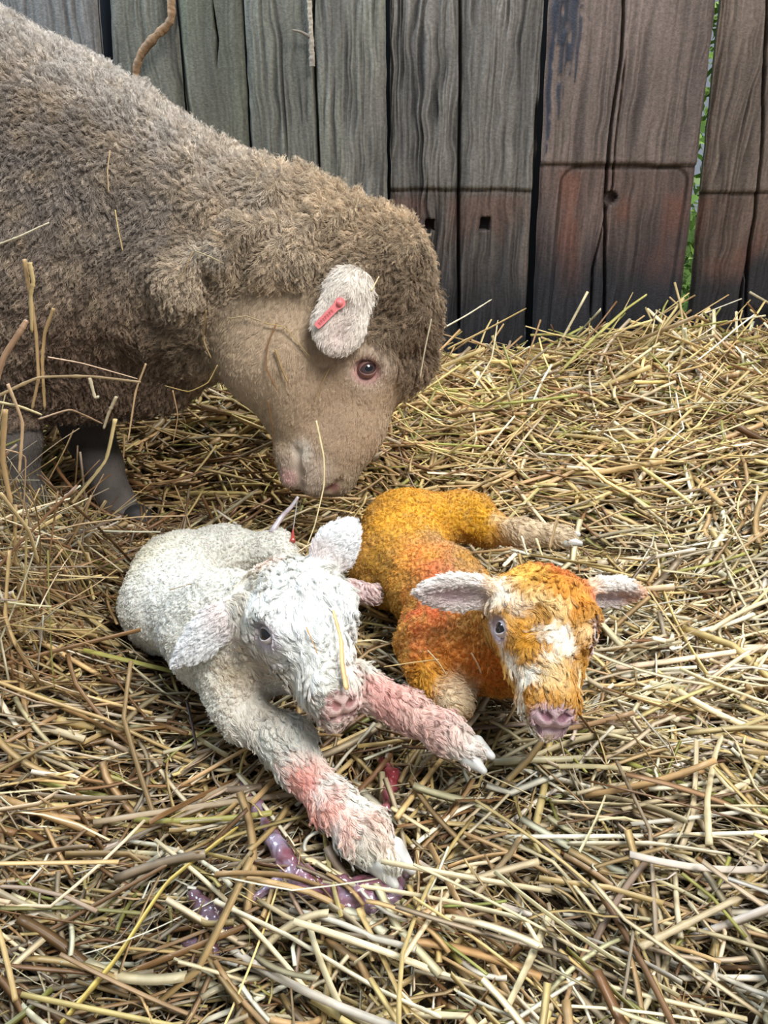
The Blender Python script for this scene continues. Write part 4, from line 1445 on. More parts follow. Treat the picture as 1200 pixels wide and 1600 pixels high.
claws(W(905, 842, 0.780), W(882, 838, 0.785), 0.0100, 0.0008, M_hoof, orange_lamb, [0.0, 0.8, 0.3])
ANIMALS = [E, A, O]

# ==================================================================== ground and straw
def ground_h(x, y):
    rise = 0.112 * sstep(0.95, 1.50, y) * (0.80 + 0.20 * sstep(-0.3, 0.5, x))
    rise = rise + 0.03 * sstep(0.15, 0.6, x) * sstep(0.75, 1.1, y)
    heap = 0.13 * np.exp(-(((x + 0.43) / 0.13) ** 2 + ((y - 0.66) / 0.16) ** 2))
    P = np.stack([x, y, x * 0], -1).reshape(-1, 3)
    lump = (0.013 * noise(P, 0.10, 201) + 0.009 * noise(P, 0.045, 202)).reshape(np.shape(x))
    return rise + heap + lump


M_floor = mat('trodden_chaff', attr='Col', rough=0.9, bump=(220, 0.004), noise_mix=(140, 0.5))
gx = np.arange(-1.6, 1.3, 0.012)
gy = np.arange(-0.3, 1.56, 0.012)
GX, GY = np.meshgrid(gx, gy)
GZ = ground_h(GX, GY) - 0.012
V = np.stack([GX.ravel(), GY.ravel(), GZ.ravel()], -1)
idx = np.arange(len(V)).reshape(GX.shape)
Fq = np.stack([idx[:-1, :-1], idx[:-1, 1:], idx[1:, 1:], idx[1:, :-1]], -1).reshape(-1, 4)
gc_ = np.array([0.085, 0.058, 0.032]) * (1 + 0.4 * fbm(V, 0.05, 203)[:, None])
flo = mesh_obj('floor', V, Fq, M_floor, None, gc_, origin=(0, 0.7, 0))
tag(flo, kind='structure')

M_straw = mat('straw', attr='Col', rough=0.42, spec=0.45, noise_mix=(90, 0.14))

# colour families measured by eye: pale cream, gold, tan, brown, grey-brown, greenish
PAL = np.array([[0.74, 0.61, 0.38], [0.62, 0.46, 0.19], [0.48, 0.31, 0.14], [0.24, 0.125, 0.05], [0.33, 0.25, 0.16], [0.34, 0.31, 0.08], [0.86, 0.79, 0.61]])


def pick_col(r, x, y, n):
    # zones: right/front pale, back golden, left brown
    wgt = np.tile(np.array([0.20, 0.22, 0.24, 0.14, 0.12, 0.02, 0.06]), (n, 1))
    right = sstep(-0.02, 0.30, x)[:, None]
    back = sstep(0.85, 1.15, y)[:, None]
    left = sstep(-0.05, -0.30, x)[:, None]
    wgt = wgt + right * np.array([0.24, 0.05, -0.06, -0.08, -0.04, 0.0, 0.10]) + back * np.array([-0.22, 0.22, 0.16, 0.06, -0.04, 0.10, -0.10]) \
        + left * np.array([-0.06, -0.04, 0.10, 0.06, 0.05, 0.0, -0.02])
    front = sstep(0.75, 0.45, y)[:, None]
    wgt = wgt + front * np.array([0.10, 0.0, 0.0, -0.03, -0.02, 0.0, 0.06])
    wgt = np.maximum(wgt, 0.005)
    cw = np.cumsum(wgt / wgt.sum(1, keepdims=True), 1)
    k = (r.random(n)[:, None] > cw).sum(1)
    k = np.minimum(k, len(PAL) - 1)
    return PAL[k] * r.uniform(0.75, 1.2, (n, 1)) * (1 + r.normal(0, 0.03, (n, 3)))


def stalk_lines(r, x, y, z, L, yaw, pitch, bend, m=6):
    n = len(x)
    s = np.linspace(-0.5, 0.5, m)
    cb = r.normal(0, 1, n) * bend
    kink = r.uniform(-0.35, 0.35, n)
    ka = r.normal(0, 0.55, n) * (r.random(n) < 0.45)
    ang = yaw[:, None] + cb[:, None] * s[None] * 2 + ka[:, None] * (s[None] > kink[:, None])
    dp = pitch[:, None] + (r.normal(0, 0.25, n) * bend * 2)[:, None] * s[None]
    dx, dy, dz = np.cos(ang) * np.cos(dp), np.sin(ang) * np.cos(dp), np.sin(dp)
    D = np.stack([dx, dy, dz], -1) * (L / (m - 1))[:, None, None]
    P = np.concatenate([np.zeros((n, 1, 3)), np.cumsum(D[:, :-1], 1)], 1)
    P -= P.mean(1, keepdims=True)
    return P + np.stack([x, y, z], -1)[:, None]


def animals_d(P):
    d = np.full(len(P), 1.0)
    for s in ANIMALS:
        lo, hi = s.bounds(0.02)
        k = ((P > lo) & (P < hi)).all(1)
        if k.any():
            d[k] = np.minimum(d[k], s.eval(P[k]))
    return d


def bed(r, n, xr, yr, L, rad, zlift, pitch_sd, bend=0.18, flat=(0.3, 1.0), keep_d=0.004, cls=None, dark=1.0, m=6, sides=6, dens=None):
    x = r.uniform(*xr, n)
    y = r.uniform(*yr, n)
    if dens is not None:
        k = r.random(n) < dens(x, y)
        x, y = x[k], y[k]
        n = len(x)
    Ls = r.uniform(*L, n) * r.uniform(0.6, 1.3, n) * (1 + 0.3 * sstep(0.9, 1.35, y))
    rd = r.uniform(*rad, n) * np.exp(np.clip(r.normal(0, 0.30, n), -0.6, 0.4)) * (0.78 + 0.22 * sstep(0.3, 0.8, y) + 0.45 * sstep(0.9, 1.35, y))
    yaw = r.uniform(0, 2 * np.pi, n)
    pref = 1.3 * noise(np.stack([x, y, x * 0], -1), 0.16, 210) + 0.1
    yaw = np.where(r.random(n) < 0.55, pref + r.normal(0, 0.35, n), yaw)
    # follow the slope of the ground
    e = 0.03
    gxs = (ground_h(x + e, y) - ground_h(x - e, y)) / (2 * e)
    gys = (ground_h(x, y + e) - ground_h(x, y - e)) / (2 * e)
    sl = np.arctan(gxs * np.cos(yaw) + gys * np.sin(yaw))
    pitch = sl + r.normal(0, pitch_sd, n)
    z = ground_h(x, y) + r.uniform(*zlift, n) + np.abs(np.sin(pitch - sl)) * Ls * 0.33
    C = stalk_lines(r, x, y, z, Ls, yaw, pitch, bend, m)
    # soft settle: do not sink far below the ground
    g = ground_h(C[..., 0], C[..., 1])
    C[..., 2] = np.maximum(C[..., 2], g - 0.006)
    C[..., 1] = np.minimum(C[..., 1], WALL_Y - 0.014)
    d = animals_d(C.reshape(-1, 3)).reshape(C.shape[:2]).min(1)
    ok = d > keep_d
    # keep stalks clear of the lens
    ok &= ~((np.abs(C[..., 0]) < 0.12) & (C[..., 1] < 0.25) & (C[..., 2] > 0.2)).any(1)
    C, rd = C[ok], rd[ok]
    n = len(C)
    fl = r.uniform(*flat, n)
    tw = r.uniform(0, np.pi, n) * (r.random(n) < 0.5)
    V, Fq = tubes(C, rd, sides, fl, tw)
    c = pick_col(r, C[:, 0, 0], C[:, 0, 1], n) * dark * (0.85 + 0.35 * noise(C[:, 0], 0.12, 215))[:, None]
    # node rings and slightly different ends
    ss = np.linspace(0, 1, m)
    cc = c[:, None, :] * (1 + 0.10 * np.sin(ss * 9 + r.uniform(0, 6, n)[:, None]))[..., None]
    cc = np.repeat(cc[:, :, None, :], sides, 2) * r.uniform(0.72, 1.16, (n, 1, sides, 1))
    cc = cc.reshape(-1, 3)
    return V, Fq, cc


def merge(parts):
    Vs, Fs, Cs, o = [], [], [], 0
    for V, Fq, c in parts:
        Vs.append(V)
        Fs.append(Fq + o)
        Cs.append(c)
        o += len(V)
    return np.vstack(Vs), np.vstack(Fs), np.vstack(Cs)


rs = np.random.default_rng(77)
inview = lambda x, y: np.where(np.abs(x) < 0.5 * np.maximum(y, 0.2) + 0.25, 1.0, 0.35)
parts = []
# deep layer, dark and fine
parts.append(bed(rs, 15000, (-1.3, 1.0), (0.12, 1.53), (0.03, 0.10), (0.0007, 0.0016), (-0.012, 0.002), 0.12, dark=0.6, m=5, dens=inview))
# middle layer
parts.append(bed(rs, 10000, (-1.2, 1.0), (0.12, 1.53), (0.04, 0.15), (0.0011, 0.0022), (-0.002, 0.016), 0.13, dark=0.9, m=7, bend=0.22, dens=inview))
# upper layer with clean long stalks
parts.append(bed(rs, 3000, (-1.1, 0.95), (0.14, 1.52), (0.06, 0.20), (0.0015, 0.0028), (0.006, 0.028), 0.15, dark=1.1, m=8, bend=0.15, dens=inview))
# flattened leaf ribbons, curled and kinked
parts.append(bed(rs, 8500, (-0.9, 0.9), (0.14, 1.45), (0.03, 0.11), (0.0018, 0.0034), (0.002, 0.026), 0.22, bend=0.28, flat=(0.08, 0.22), dark=1.0, m=9, sides=4, dens=inview))
# chaff and leaf flakes in the foreground
parts.append(bed(rs, 14000, (-0.55, 0.6), (0.14, 0.95), (0.012, 0.045), (0.0005, 0.0014), (-0.004, 0.018), 0.35, bend=0.5, flat=(0.12, 0.5), dark=0.95, m=4))
# back slope by the wall: golden, more upright and loose
parts.append(bed(rs, 2600, (-0.2, 0.95), (1.1, 1.53), (0.07, 0.20), (0.0010, 0.0020), (0.0, 0.025), 0.24, bend=0.3, dark=1.05, m=7))
parts.append(bed(rs, 620, (-0.50, -0.30), (0.56, 0.80), (0.06, 0.16), (0.0007, 0.0016), (0.0, 0.09), 0.75, bend=0.35, dark=0.85, flat=(0.1, 0.6), m=8))
parts.append(bed(rs, 500, (-0.45, -0.15), (0.70, 0.98), (0.05, 0.16), (0.0009, 0.0019), (0.0, 0.03), 0.40, bend=0.4, dark=0.8, m=8))
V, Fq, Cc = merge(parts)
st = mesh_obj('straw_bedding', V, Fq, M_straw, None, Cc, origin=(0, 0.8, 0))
tag(st, 'deep bed of loose golden and brown straw covering the pen floor', 'straw', kind='stuff')


# ------------------------------------------------ single stalks one could pick out
def stalk(label, pts, r0, color, name='straw_stalk', group=None, flat=0.55, m=None, cat='straw stalk', r1=None, lift=True):
    """pts: (px, py, Y) along the stalk"""
    P = [W(*p) if len(p) == 3 else np.array(p[:3], float) for p in pts]
    if m is None:
        m = max(4, 4 * len(P))
    m = m * 2
    tt = np.linspace(0, len(P) - 1, m)
    C = (0.35 * spline(P, m) + 0.65 * np.stack([np.interp(tt, np.arange(len(P)), np.array(P)[:, c_]) for c_ in range(3)], -1)) if len(P) > 2 else np.linspace(P[0], P[1], m) + 0.00015 * RNG.normal(0, 1, (m, 3))
    r0 = r0 * 0.86
    R = np.linspace(r0, r1 or r0 * 0.75, m) * (1 + 0.05 * RNG.normal(0, 1, m))
    R[-1] *= 0.55
    # faint joints along the stalk
    nodes = RNG.choice(m, max(1, m // 8), replace=False)
    R = R.copy()
    R[nodes] *= 1.25
    V, Fq = tubes(C[None], R[None], 8, np.array([flat]), np.array([RNG.uniform(0, 1.5)]))
    c = np.tile(np.array(color), (len(V), 1)) * (1 + 0.16 * fbm(V, 0.01, 300))[:, None] * np.tile(RNG.uniform(0.72, 1.15, 8), len(V) // 8)[:, None]
    o = mesh_obj(name, V, Fq, M_straw, None, c, origin=C[0])
    tag(o, label, cat, group)
    return o


def gp(px, py, lift_=0.02):
    """point on the straw surface along a sight line, raised by lift_"""
    d = ray(px, py)
    t = 0.2
    for _ in range(400):
        p = np.array([0, 0, CAM_H]) + d * t
        h = ground_h(np.array([p[0]]), np.array([p[1]]))[0] + lift_
        if p[2] <= h:
            break
        t += 0.004
    return p


CRM, GLD, TANC, BRN, PALE = (0.62, 0.52, 0.31), (0.52, 0.37, 0.15), (0.42, 0.28, 0.13), (0.26, 0.13, 0.05), (0.72, 0.64, 0.46)


def gstalk(label, pts, r0, color, lift_=0.024, **k):
    return stalk(label, [tuple(gp(x, y, lift_)) + (0,) for x, y in pts], r0, color, **k)


# foreground
gstalk('long thick pale stalk lying diagonally across the lower left foreground', [(336, 1408), (450, 1462), (590, 1545), (690, 1590)], 0.0034, PALE, 0.030)
gstalk('broad yellow stalk running up to the right from the bottom left corner', [(95, 1600), (180, 1500), (262, 1378), (372, 1292)], 0.0030, (0.50, 0.38, 0.10), 0.030)
gstalk('bright pale stalk standing nearly upright in the picture at lower right', [(1108, 1320), (1105, 1250), (1117, 1180), (1128, 1150)], 0.0032, CRM, 0.038)
gstalk('long pale stalk lying level across the right side below the orange lamb', [(862, 1252), (1000, 1258), (1200, 1260)], 0.0026, CRM, 0.028)
gstalk('long cream stalk lying level below the lamb hooves at right', [(890, 1318), (1020, 1318), (1140, 1335)], 0.0028, PALE, 0.032)
gstalk('thick pale stalk pointing down to the bottom edge right of centre', [(858, 1432), (828, 1500), (790, 1580)], 0.0030, CRM, 0.032)
gstalk('short pale stalk lying on the farther outstretched hoof of the white lamb', [(655, 1180), (700, 1172), (757, 1170)], 0.0022, PALE, 0.052)
gstalk('thin bent stalk running right from beside the white lamb far hoof', [(705, 1172), (760, 1210), (830, 1242)], 0.0016, CRM, 0.040)
gstalk('short cream stalk right of the white lamb front hoof', [(612, 1262), (640, 1280), (672, 1300)], 0.0028, CRM, 0.030)
gstalk('pale stalk slanting beside the white lamb knee', [(372, 1210), (415, 1262), (460, 1322)], 0.0026, PALE, 0.026)
gstalk('cream stalk under the white lamb shoulder at left', [(190, 1060), (235, 1125), (268, 1190)], 0.0028, CRM, 0.024)
gstalk('pale stalk lying left of the white lamb belly', [(205, 1040), (260, 1085), (300, 1120)], 0.0022, CRM, 0.026)
gstalk('tan stalk reaching up from the left edge beside the white lamb', [(36, 905), (30, 960), (15, 1010)], 0.0022, TANC, 0.026)
gstalk('flat pale stalk lying beside the orange lamb hind leg at upper right', [(905, 790), (960, 812), (1000, 830)], 0.0034, PALE, 0.026)
gstalk('cream stalk crossing the slope right of the orange lamb', [(870, 832), (950, 822), (1040, 822)], 0.0024, CRM, 0.028)
gstalk('long curving stalk to the right of the orange lamb ear', [(940, 1045), (1000, 1000), (1050, 930), (1062, 860)], 0.0022, TANC, 0.028)
gstalk('dark brown bent stalk in front of the right foreground', [(742, 1400), (800, 1330), (830, 1270)], 0.0026, (0.24, 0.17, 0.09), 0.030)
gstalk('pale stalk under the orange lamb chin', [(800, 1160), (900, 1148), (1005, 1150)], 0.0026, CRM, 0.030)
gstalk('greenish brown stalk lying across the lower left edge', [(0, 1420), (110, 1418), (230, 1428)], 0.0026, (0.20, 0.18, 0.06), 0.026)
gstalk('wide pale flattened stalk in the lower right corner', [(1000, 1480), (1080, 1440), (1180, 1390)], 0.0034, (0.40, 0.31, 0.18), 0.034)
gstalk('straight gold stalk pointing to the bottom edge left of centre', [(560, 1420), (600, 1500), (640, 1590)], 0.0026, GLD, 0.028)
gstalk('cream stalk at the right edge curving downwards', [(1150, 1160), (1180, 1230), (1200, 1250)], 0.0024, CRM, 0.032)
gstalk('pale bent stalk left of the orange lamb belly', [(548, 1003), (590, 1000), (618, 1008)], 0.0022, CRM, 0.030)
gstalk('dark split stem standing beside the white lamb elbow', [(292, 1096), (300, 1130), (308, 1172)], 0.0022, (0.05, 0.035, 0.03), 0.040)
# by the wall
stalk('pale stalk leaning against the dark sleeper right of the ewe', [(694, 512, 1.38), (730, 492, 1.42), (768, 468, 1.46)], 0.0032, PALE)
stalk('gold stalk sloping up beside the pale one against the wall', [(700, 545, 1.30), (760, 515, 1.36), (822, 482, 1.44)], 0.0028, GLD)
stalk('pale stalk sloping up to the right edge by the wall', [(1062, 585, 1.36), (1120, 558, 1.42), (1180, 530, 1.48)], 0.0026, GLD)
stalk('upright stalk standing near the right edge by the wall', [(1183, 508, 1.46), (1186, 545, 1.44), (1190, 590, 1.42)], 0.0026, GLD)
stalk('thin cream stalk upright between ewe and wall', [(740, 605, 1.2), (768, 560, 1.3), (778, 500, 1.4)], 0.0020, CRM)
# on and around the ewe
stalk('long pale stalk hanging from the ewe mouth down to the white lamb', [(494, 657, 0.80), (506, 715, 0.792), (506, 760, 0.785), (492, 820, 0.765), (480, 852, 0.75)], 0.0017, (0.78, 0.66, 0.38))
def on_ewe(px, py, Y):
    """first point on the ewe along a sight line, resting on fleece or face hair"""
    d = ray(px, py)
    t = np.arange(0.55, 1.25, 0.001)
    P = np.array([0, 0, CAM_H]) + t[:, None] * d
    v = E.eval(P)
    lift_ = 0.0065 + 0.006 * wool_mask(P)
    k = np.nonzero(v < lift_)[0]
    return tuple(P[k[0]]) + (0,) if len(k) else tuple(W(px, py, Y)) + (0,)


def estalk(label, pts, r0, color, **k):
    return stalk(label, [on_ewe(*p) for p in pts], r0, color, **k)


estalk('white stalk lying on the ewe flank at the left edge', [(-30, 392, 0.80), (0, 381, 0.8), (30, 370, 0.81), (55, 358, 0.81), (77, 348, 0.815)], 0.0022, PALE)
estalk('brown bent stalk stuck on the ewe cheek', [(432, 505, 0.828), (418, 540, 0.822), (416, 575, 0.818), (433, 610, 0.818)], 0.0013, BRN)
estalk('pale short stalk stuck to the ewe cheek beside the brown one', [(430, 545, 0.820), (440, 575, 0.817), (450, 597, 0.815)], 0.0016, TANC)
estalk('thin straw lying across the ewe cheek under the ear', [(413, 505, 0.828), (445, 512, 0.822), (485, 558, 0.820)], 0.0013, GLD)
estalk('curved straw along the ewe jaw top', [(358, 498, 0.838), (385, 494, 0.832), (410, 503, 0.828)], 0.0012, (0.55, 0.44, 0.26))
estalk('brown straw hanging on the ewe lower jaw', [(418, 625, 0.835), (425, 665, 0.838), (427, 700, 0.84)], 0.0012, BRN)
estalk('thin brown straw below the ewe ear', [(515, 575, 0.815), (500, 605, 0.812), (492, 628, 0.812)], 0.0009, TANC)
estalk('pale straw in the curly wool above the ewe ear', [(580, 455, 0.846), (592, 432, 0.850)], 0.0018, (0.60, 0.46, 0.24))
estalk('pale thin straw caught on the ewe forehead wool', [(656, 590, 0.850), (664, 545, 0.850), (674, 498, 0.858)], 0.0012, (0.55, 0.47, 0.32))
estalk('brown straw on the pale wool lump of the ewe neck', [(302, 392, 0.832), (290, 420, 0.826), (278, 440, 0.826)], 0.0011, TANC)
estalk('pale straw at the top of the wool lump on the ewe neck', [(305, 392, 0.835), (330, 402, 0.84), (350, 412, 0.85)], 0.0011, CRM)
estalk('brown straw hooked in the wool below the neck lump', [(322, 485, 0.850), (318, 530, 0.85), (330, 560, 0.852)], 0.0011, TANC)
estalk('thin straw hanging in the wool of the ewe shoulder', [(180, 328, 0.80), (185, 360, 0.80), (192, 392, 0.80)], 0.0009, GLD)
estalk('reddish straw on the ewe shoulder high on the left', [(172, 235, 0.815), (168, 268, 0.81), (170, 300, 0.805)], 0.0009, TANC)
stalk('curved straw hanging under the ewe throat', [(258, 603, 0.86), (295, 612, 0.85), (325, 598, 0.85), (340, 570, 0.85)], 0.0013, GLD)
# loose bundle in front of the ewe at the left edge
LB = [([(38, 405, 0.66), (45, 450, 0.66), (56, 520, 0.66), (60, 590, 0.655), (50, 640, 0.65)], 0.0028, (0.44, 0.29, 0.14), 'thick broken stalk poking up highest at the left edge'),
      ([(46, 410, 0.655), (52, 440, 0.655), (48, 462, 0.657), (50, 520, 0.659)], 0.0022, (0.52, 0.38, 0.18), 'short split stalk beside the highest one at left'),
      ([(84, 482, 0.66), (70, 520, 0.66), (66, 565, 0.66), (70, 640, 0.66)], 0.0020, TANC, 'upright stalk bent at the top in the left bundle'),
      ([(-20, 640, 0.64), (5, 560, 0.64), (30, 520, 0.64), (42, 500, 0.645)], 0.0032, (0.40, 0.24, 0.14), 'broad reddish straw leaf at the left edge'),
      ([(-10, 622, 0.64), (60, 590, 0.65), (140, 588, 0.66), (220, 597, 0.67)], 0.0019, (0.50, 0.36, 0.20), 'long straw reaching right across the ewe brisket'),
      ([(75, 558, 0.66), (130, 568, 0.66), (215, 592, 0.67)], 0.0013, (0.50, 0.34, 0.22), 'thin straw just above the long one across the brisket'),
      ([(-5, 628, 0.62), (30, 635, 0.62), (65, 648, 0.62)], 0.0026, (0.62, 0.50, 0.26), 'bright short stalk low at the left edge'),
      ([(180, 655, 0.72), (165, 720, 0.72), (110, 790, 0.71)], 0.0026, (0.60, 0.46, 0.22), 'pale stalk leaning in front of the ewe foreleg'),
      ([(182, 620, 0.72), (170, 645, 0.72), (162, 670, 0.72)], 0.0026, (0.42, 0.34, 0.22), 'short grey straw above the leaning stalk'),
      ([(8, 640, 0.60), (4, 720, 0.60), (18, 790, 0.60)], 0.0030, (0.46, 0.30, 0.14), 'vertical stalk running down the left edge'),
      ([(12, 600, 0.62), (35, 660, 0.61), (30, 740, 0.60)], 0.0018, (0.50, 0.33, 0.18), 'curved straw drooping at the left edge'),
      ([(20, 850, 0.64), (120, 820, 0.67), (215, 808, 0.70), (290, 806, 0.72)], 0.0020, (0.36, 0.24, 0.12), 'long brown stalk lying across the ewe hoof'),
      ([(0, 700, 0.60), (40, 715, 0.61), (35, 820, 0.61)], 0.0014, (0.44, 0.28, 0.16), 'thin bent straw hanging low in the left bundle'),
      ([(60, 655, 0.62), (110, 640, 0.64), (160, 662, 0.66)], 0.0018, (0.34, 0.22, 0.13), 'dull brown straw under the ewe belly'),
      ([(228, 568, 0.78), (212, 612, 0.78), (200, 690, 0.77)], 0.0013, (0.42, 0.28, 0.15), 'thin straw hanging from the ewe brisket'),
      ([(270, 610, 0.82), (278, 650, 0.82), (270, 694, 0.82)], 0.0013, (0.42, 0.26, 0.13), 'brown straw hanging below the ewe throat'),
      ([(140, 590, 0.66), (148, 620, 0.66), (155, 620, 0.66)], 0.0022, (0.50, 0.42, 0.28), 'pale leaf flake on the straw across the brisket'),
      ([(15, 860, 0.58), (8, 960, 0.56), (25, 1010, 0.55)], 0.0024, (0.48, 0.33, 0.15), 'stalk curving down at the left edge below the bundle'),
      ([(0, 770, 0.58), (45, 830, 0.59), (60, 880, 0.60)], 0.0022, (0.50, 0.36, 0.18), 'tan stalk slanting down right at the left edge')]
for pts, r0, c, lab in LB:
    stalk(lab, pts, r0, c)
# on the lambs
lh = hW['L']
stalk('bent straw hanging down the white lamb muzzle', [tuple(lh(0.045, 0.040, -0.012)) + (0,), tuple(lh(0.070, 0.034, -0.009)) + (0,), tuple(lh(0.088, 0.028, -0.003)) + (0,), tuple(lh(0.106, 0.020, 0.000)) + (0,)], 0.0013, (0.66, 0.44, 0.20), r1=0.0022)
stalk('short orange-brown straw on the white lamb cheek', [tuple(lh(0.050, 0.034, 0.012)) + (0,), tuple(lh(0.075, 0.030, 0.012)) + (0,)], 0.0011, (0.60, 0.34, 0.14))
stalk('thin straw lying on the white lamb back', [(265, 922, 0.612), (300, 912, 0.605), (322, 912, 0.60)], 0.0008, (0.50, 0.32, 0.14))
stalk('thin straw stuck on the orange lamb chest', [(668, 1016, 0.555), (685, 1035, 0.548), (698, 1055, 0.543)], 0.0013, (0.66, 0.50, 0.28))
stalk('brown straw stuck beside it on the orange lamb chest', [(736, 1020, 0.545), (745, 1035, 0.54), (752, 1052, 0.54)], 0.0014, (0.55, 0.34, 0.18))
stalk('long thin straw across the orange lamb shoulder', [(600, 1042, 0.560), (640, 1036, 0.556), (686, 1030, 0.552)], 0.0011, GLD)
for i, (a, b) in enumerate([((606, 883 - 0), (622, 868)), ]):
    pass
for i, (pts, lab) in enumerate([([(815, 838, 0.735), (824, 868, 0.72)], 'upright pale stub left of the orange lamb crown'),
                                ([(838, 842, 0.735), (848, 870, 0.72)], 'upright pale stub behind the orange lamb crown'),
                                ([(806, 865, 0.72), (786, 885, 0.70)], 'short white straw end touching the orange lamb crown'),
                                ([(872, 806, 0.76), (858, 858, 0.73)], 'tan upright straw behind the orange lamb head')]):
    stalk(lab, pts, 0.0028, (PALE, CRM, PALE, TANC)[i])

# ==================================================================== vines on the wall, mucus strand, afterbirth
M_bark = mat('vine_bark', attr='Col', rough=0.7, bump=(300, 0.0015))


def twig(label, pts, radii, cA, cB, branches=()):
    C = spline([W(*p) for p in pts], 160)
    R = np.interp(np.linspace(0, 1, 160), np.linspace(0, 1, len(radii)), radii)
    R = R * (1 + 0.18 * noise(C, 0.008, 400))
    R = R * 0.85 * (1 + 0.05 * noise(C, 0.003, 405))
    V, Fq = tubes(C[None], R[None], 10)
    V = V + 0.0011 * np.stack([noise(V, 0.004, 411), noise(V, 0.004, 412), noise(V, 0.004, 413)], -1)
    k = (0.5 + 0.5 * noise(V, 0.02, 401))[:, None]
    o = mesh_obj('vine_stem', V, Fq, M_bark, None, np.array(cA) * (1 - k) + np.array(cB) * k, origin=C[0])
    tag(o, label, 'vine')
    for b in branches:
        Cb = spline([W(*p) for p in b], 16)
        Vb, Fb = tubes(Cb[None], np.linspace(0.003, 0.0014, 16)[None], 8)
        mesh_obj('side_shoot', Vb, Fb, M_bark, o, np.tile(np.array(cB), (len(Vb), 1)), origin=Cb[0])


twig('crooked brown vine stem hanging on the wall above the ewe', [(268, -60, 1.50), (268, 0, 1.50), (265, 34, 1.50), (238, 62, 1.505), (218, 90, 1.51), (211, 125, 1.51), (207, 175, 1.51)],
     [0.0075, 0.0075, 0.0085, 0.0080, 0.0080, 0.0065, 0.006], (0.34, 0.20, 0.10), (0.16, 0.10, 0.06))
twig('thin pale dead stem hanging on the wall near centre', [(480, -50, 1.525), (484, 10, 1.525), (486, 50, 1.525), (488, 104, 1.525)],
     [0.005, 0.005, 0.0045, 0.006], (0.42, 0.36, 0.28), (0.22, 0.19, 0.16), branches=[[(485, 58, 1.525), (470, 50, 1.52), (457, 47, 1.515)]])

M_mem = mat('wet_membrane', attr='Col', rough=0.12, spec=0.7, coat=0.8, sss=0.35, bump=(90, 0.003))


def membrane(label, blobs, h=0.0012, cat='afterbirth', name='afterbirth_membrane', cA=(0.22, 0.085, 0.11), cB=(0.34, 0.27, 0.36)):
    M = Solid()
    for ch, k in blobs:
        pts = [(gp(x, y, l_), r * 0.72) for x, y, r, l_ in ch]
        M.chain(pts, k)
    v, q = M.mesh(h)
    n_, _ = vnormals(v, q)
    v = v + n_ * (0.0022 * noise(v, 0.010, 501) + 0.0012 * noise(v, 0.004, 502))[:, None]
    k = sstep(-0.3, 0.4, fbm(v, 0.014, 503))[:, None]
    o = mesh_obj(name, v, q, M_mem, None, np.array(cA) * (1 - k) + np.array(cB) * k)
    tag(o, label, cat)
    return o


membrane('purple-pink wet afterbirth membrane trailing under the white lamb front hoof',
         [([(375, 1222, 0.003, 0.020), (400, 1262, 0.005, 0.020), (428, 1310, 0.007, 0.020), (445, 1345, 0.009, 0.018), (470, 1372, 0.010, 0.018), (530, 1388, 0.010, 0.018), (575, 1392, 0.012, 0.018), (602, 1385, 0.013, 0.018), (640, 1352, 0.008, 0.018)], 0.008),
          ([(575, 1400, 0.010, 0.016), (600, 1402, 0.011, 0.016)], 0.01),
          ([(455, 1365, 0.008, 0.017), (425, 1385, 0.006, 0.017), (398, 1402, 0.005, 0.016)], 0.006),
          ([(480, 1388, 0.007, 0.014), (530, 1415, 0.006, 0.014), (575, 1420, 0.007, 0.014)], 0.01)])
membrane('dark wet membrane lying at lower left under loose straw',
         [([(305, 1402, 0.008, 0.014), (330, 1432, 0.010, 0.014), (352, 1458, 0.008, 0.014)], 0.008), ([(300, 1478, 0.009, 0.012), (325, 1492, 0.010, 0.012)], 0.008)],
         cA=(0.10, 0.045, 0.06), cB=(0.20, 0.15, 0.20))
membrane('small dark red scrap of membrane between the white lamb forelegs',
         [([(598, 1190, 0.006, 0.026), (612, 1212, 0.009, 0.026), (606, 1232, 0.007, 0.026), (603, 1262, 0.005, 0.026)], 0.006)],
         h=0.001, cA=(0.22, 0.03, 0.04), cB=(0.30, 0.10, 0.12))
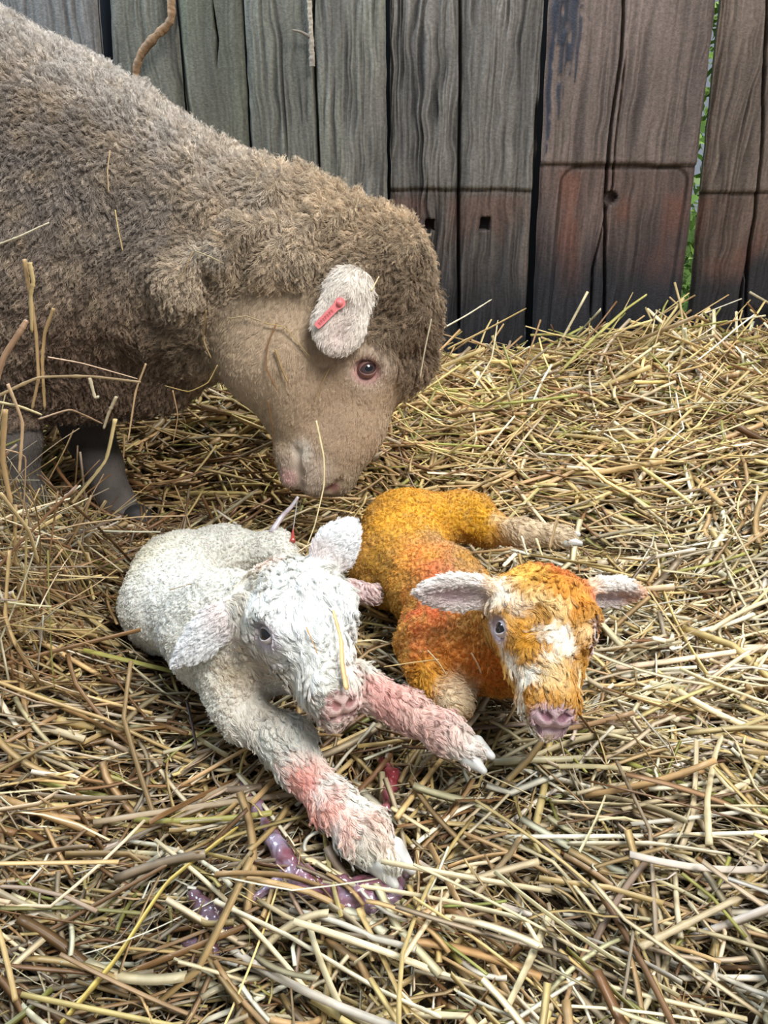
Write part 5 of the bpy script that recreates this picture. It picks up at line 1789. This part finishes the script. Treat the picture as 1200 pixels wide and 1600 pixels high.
# pale cord from the ewe's mouth and lamb's rump
Cd = spline([W(466, 776, 0.80), W(455, 792, 0.795), W(440, 808, 0.79), W(424, 832, 0.775)], 14)
V, Fq = tubes(Cd[None], np.linspace(0.0018, 0.0038, 14)[None], 8)
o = mesh_obj('mucus_strand', V, Fq, M_mem, None, np.tile([0.55, 0.48, 0.52], (len(V), 1)), origin=Cd[0])
tag(o, 'pale lilac cord stretching from below the ewe mouth to the white lamb rump', 'cord')
Cd = spline([W(465, 775, 0.85), W(462, 800, 0.82), W(458, 828, 0.785), W(457, 846, 0.765)], 16)
V, Fq = tubes(Cd[None], np.concatenate([np.full(10, 0.0006), np.linspace(0.001, 0.0036, 6)])[None], 8)
kk = np.repeat(np.linspace(0, 1, 16), 8)[:, None]
kk = sstep(0.5, 0.75, kk)
o = mesh_obj('mucus_strand', V, Fq, M_mem, None, np.array([0.6, 0.55, 0.55]) * (1 - kk) + np.array([0.45, 0.07, 0.06]) * kk, origin=Cd[0])
tag(o, 'thin clear thread ending in a red tip behind the white lamb head', 'cord')

# ==================================================================== outside, seen through the gap
M_grass = mat('grass_outside', (0.16, 0.30, 0.05), 0.9, noise_mix=(30, 0.5))
V = [(-3, 1.75, -0.1), (5, 1.75, -0.1), (5, 9, -0.1), (-3, 9, -0.1)]
o = mesh_obj('ground', V, np.array([[0, 1, 2, 3]]), M_grass, None, smooth=False)
tag(o, kind='structure')
rl = np.random.default_rng(5)
n = 7000
c = np.stack([rl.normal(1.15, 0.22, n), rl.normal(2.5, 0.18, n), rl.uniform(-0.1, 1.25, n)], -1)
a = rl.normal(0, 1, (n, 3)); a /= np.linalg.norm(a, axis=1)[:, None]
b = np.cross(a, rl.normal(0, 1, (n, 3))); b /= np.linalg.norm(b, axis=1)[:, None]
sz = rl.uniform(0.012, 0.028, n)[:, None]
V = np.stack([c - a * sz, c + b * sz * 0.45, c + a * sz, c - b * sz * 0.45], 1).reshape(-1, 3)
Fq = np.arange(4 * n).reshape(n, 4)
M_leaf = mat('hedge_leaf', attr='Col', rough=0.5)
lc = np.repeat(np.array([0.12, 0.20, 0.04]) * rl.uniform(0.5, 1.5, (n, 1)), 4, 0)
hr = empty('hedge_bush', (1.15, 2.5, -0.1), 'green leafy bush outside seen through the gap between sleepers', 'bush')
mesh_obj('foliage', V, Fq, M_leaf, hr, lc, smooth=False)
Vs, Fs, Cs = [], [], []
for i in range(7):
    Cb = spline([(1.15 + rl.normal(0, .03), 2.5, -0.1), (1.15 + rl.normal(0, .1), 2.5, 0.5), (1.15 + rl.normal(0, .2), 2.5 + rl.normal(0, .1), 1.1)], 10)
    v_, f_ = tubes(Cb[None], np.linspace(0.014, 0.004, 10)[None], 6)
    Fs.append(f_ + len(v_) * i); Vs.append(v_)
mesh_obj('stem', np.vstack(Vs), np.vstack(Fs), M_bark, hr, np.tile([0.15, 0.1, 0.06], (len(np.vstack(Vs)), 1)))
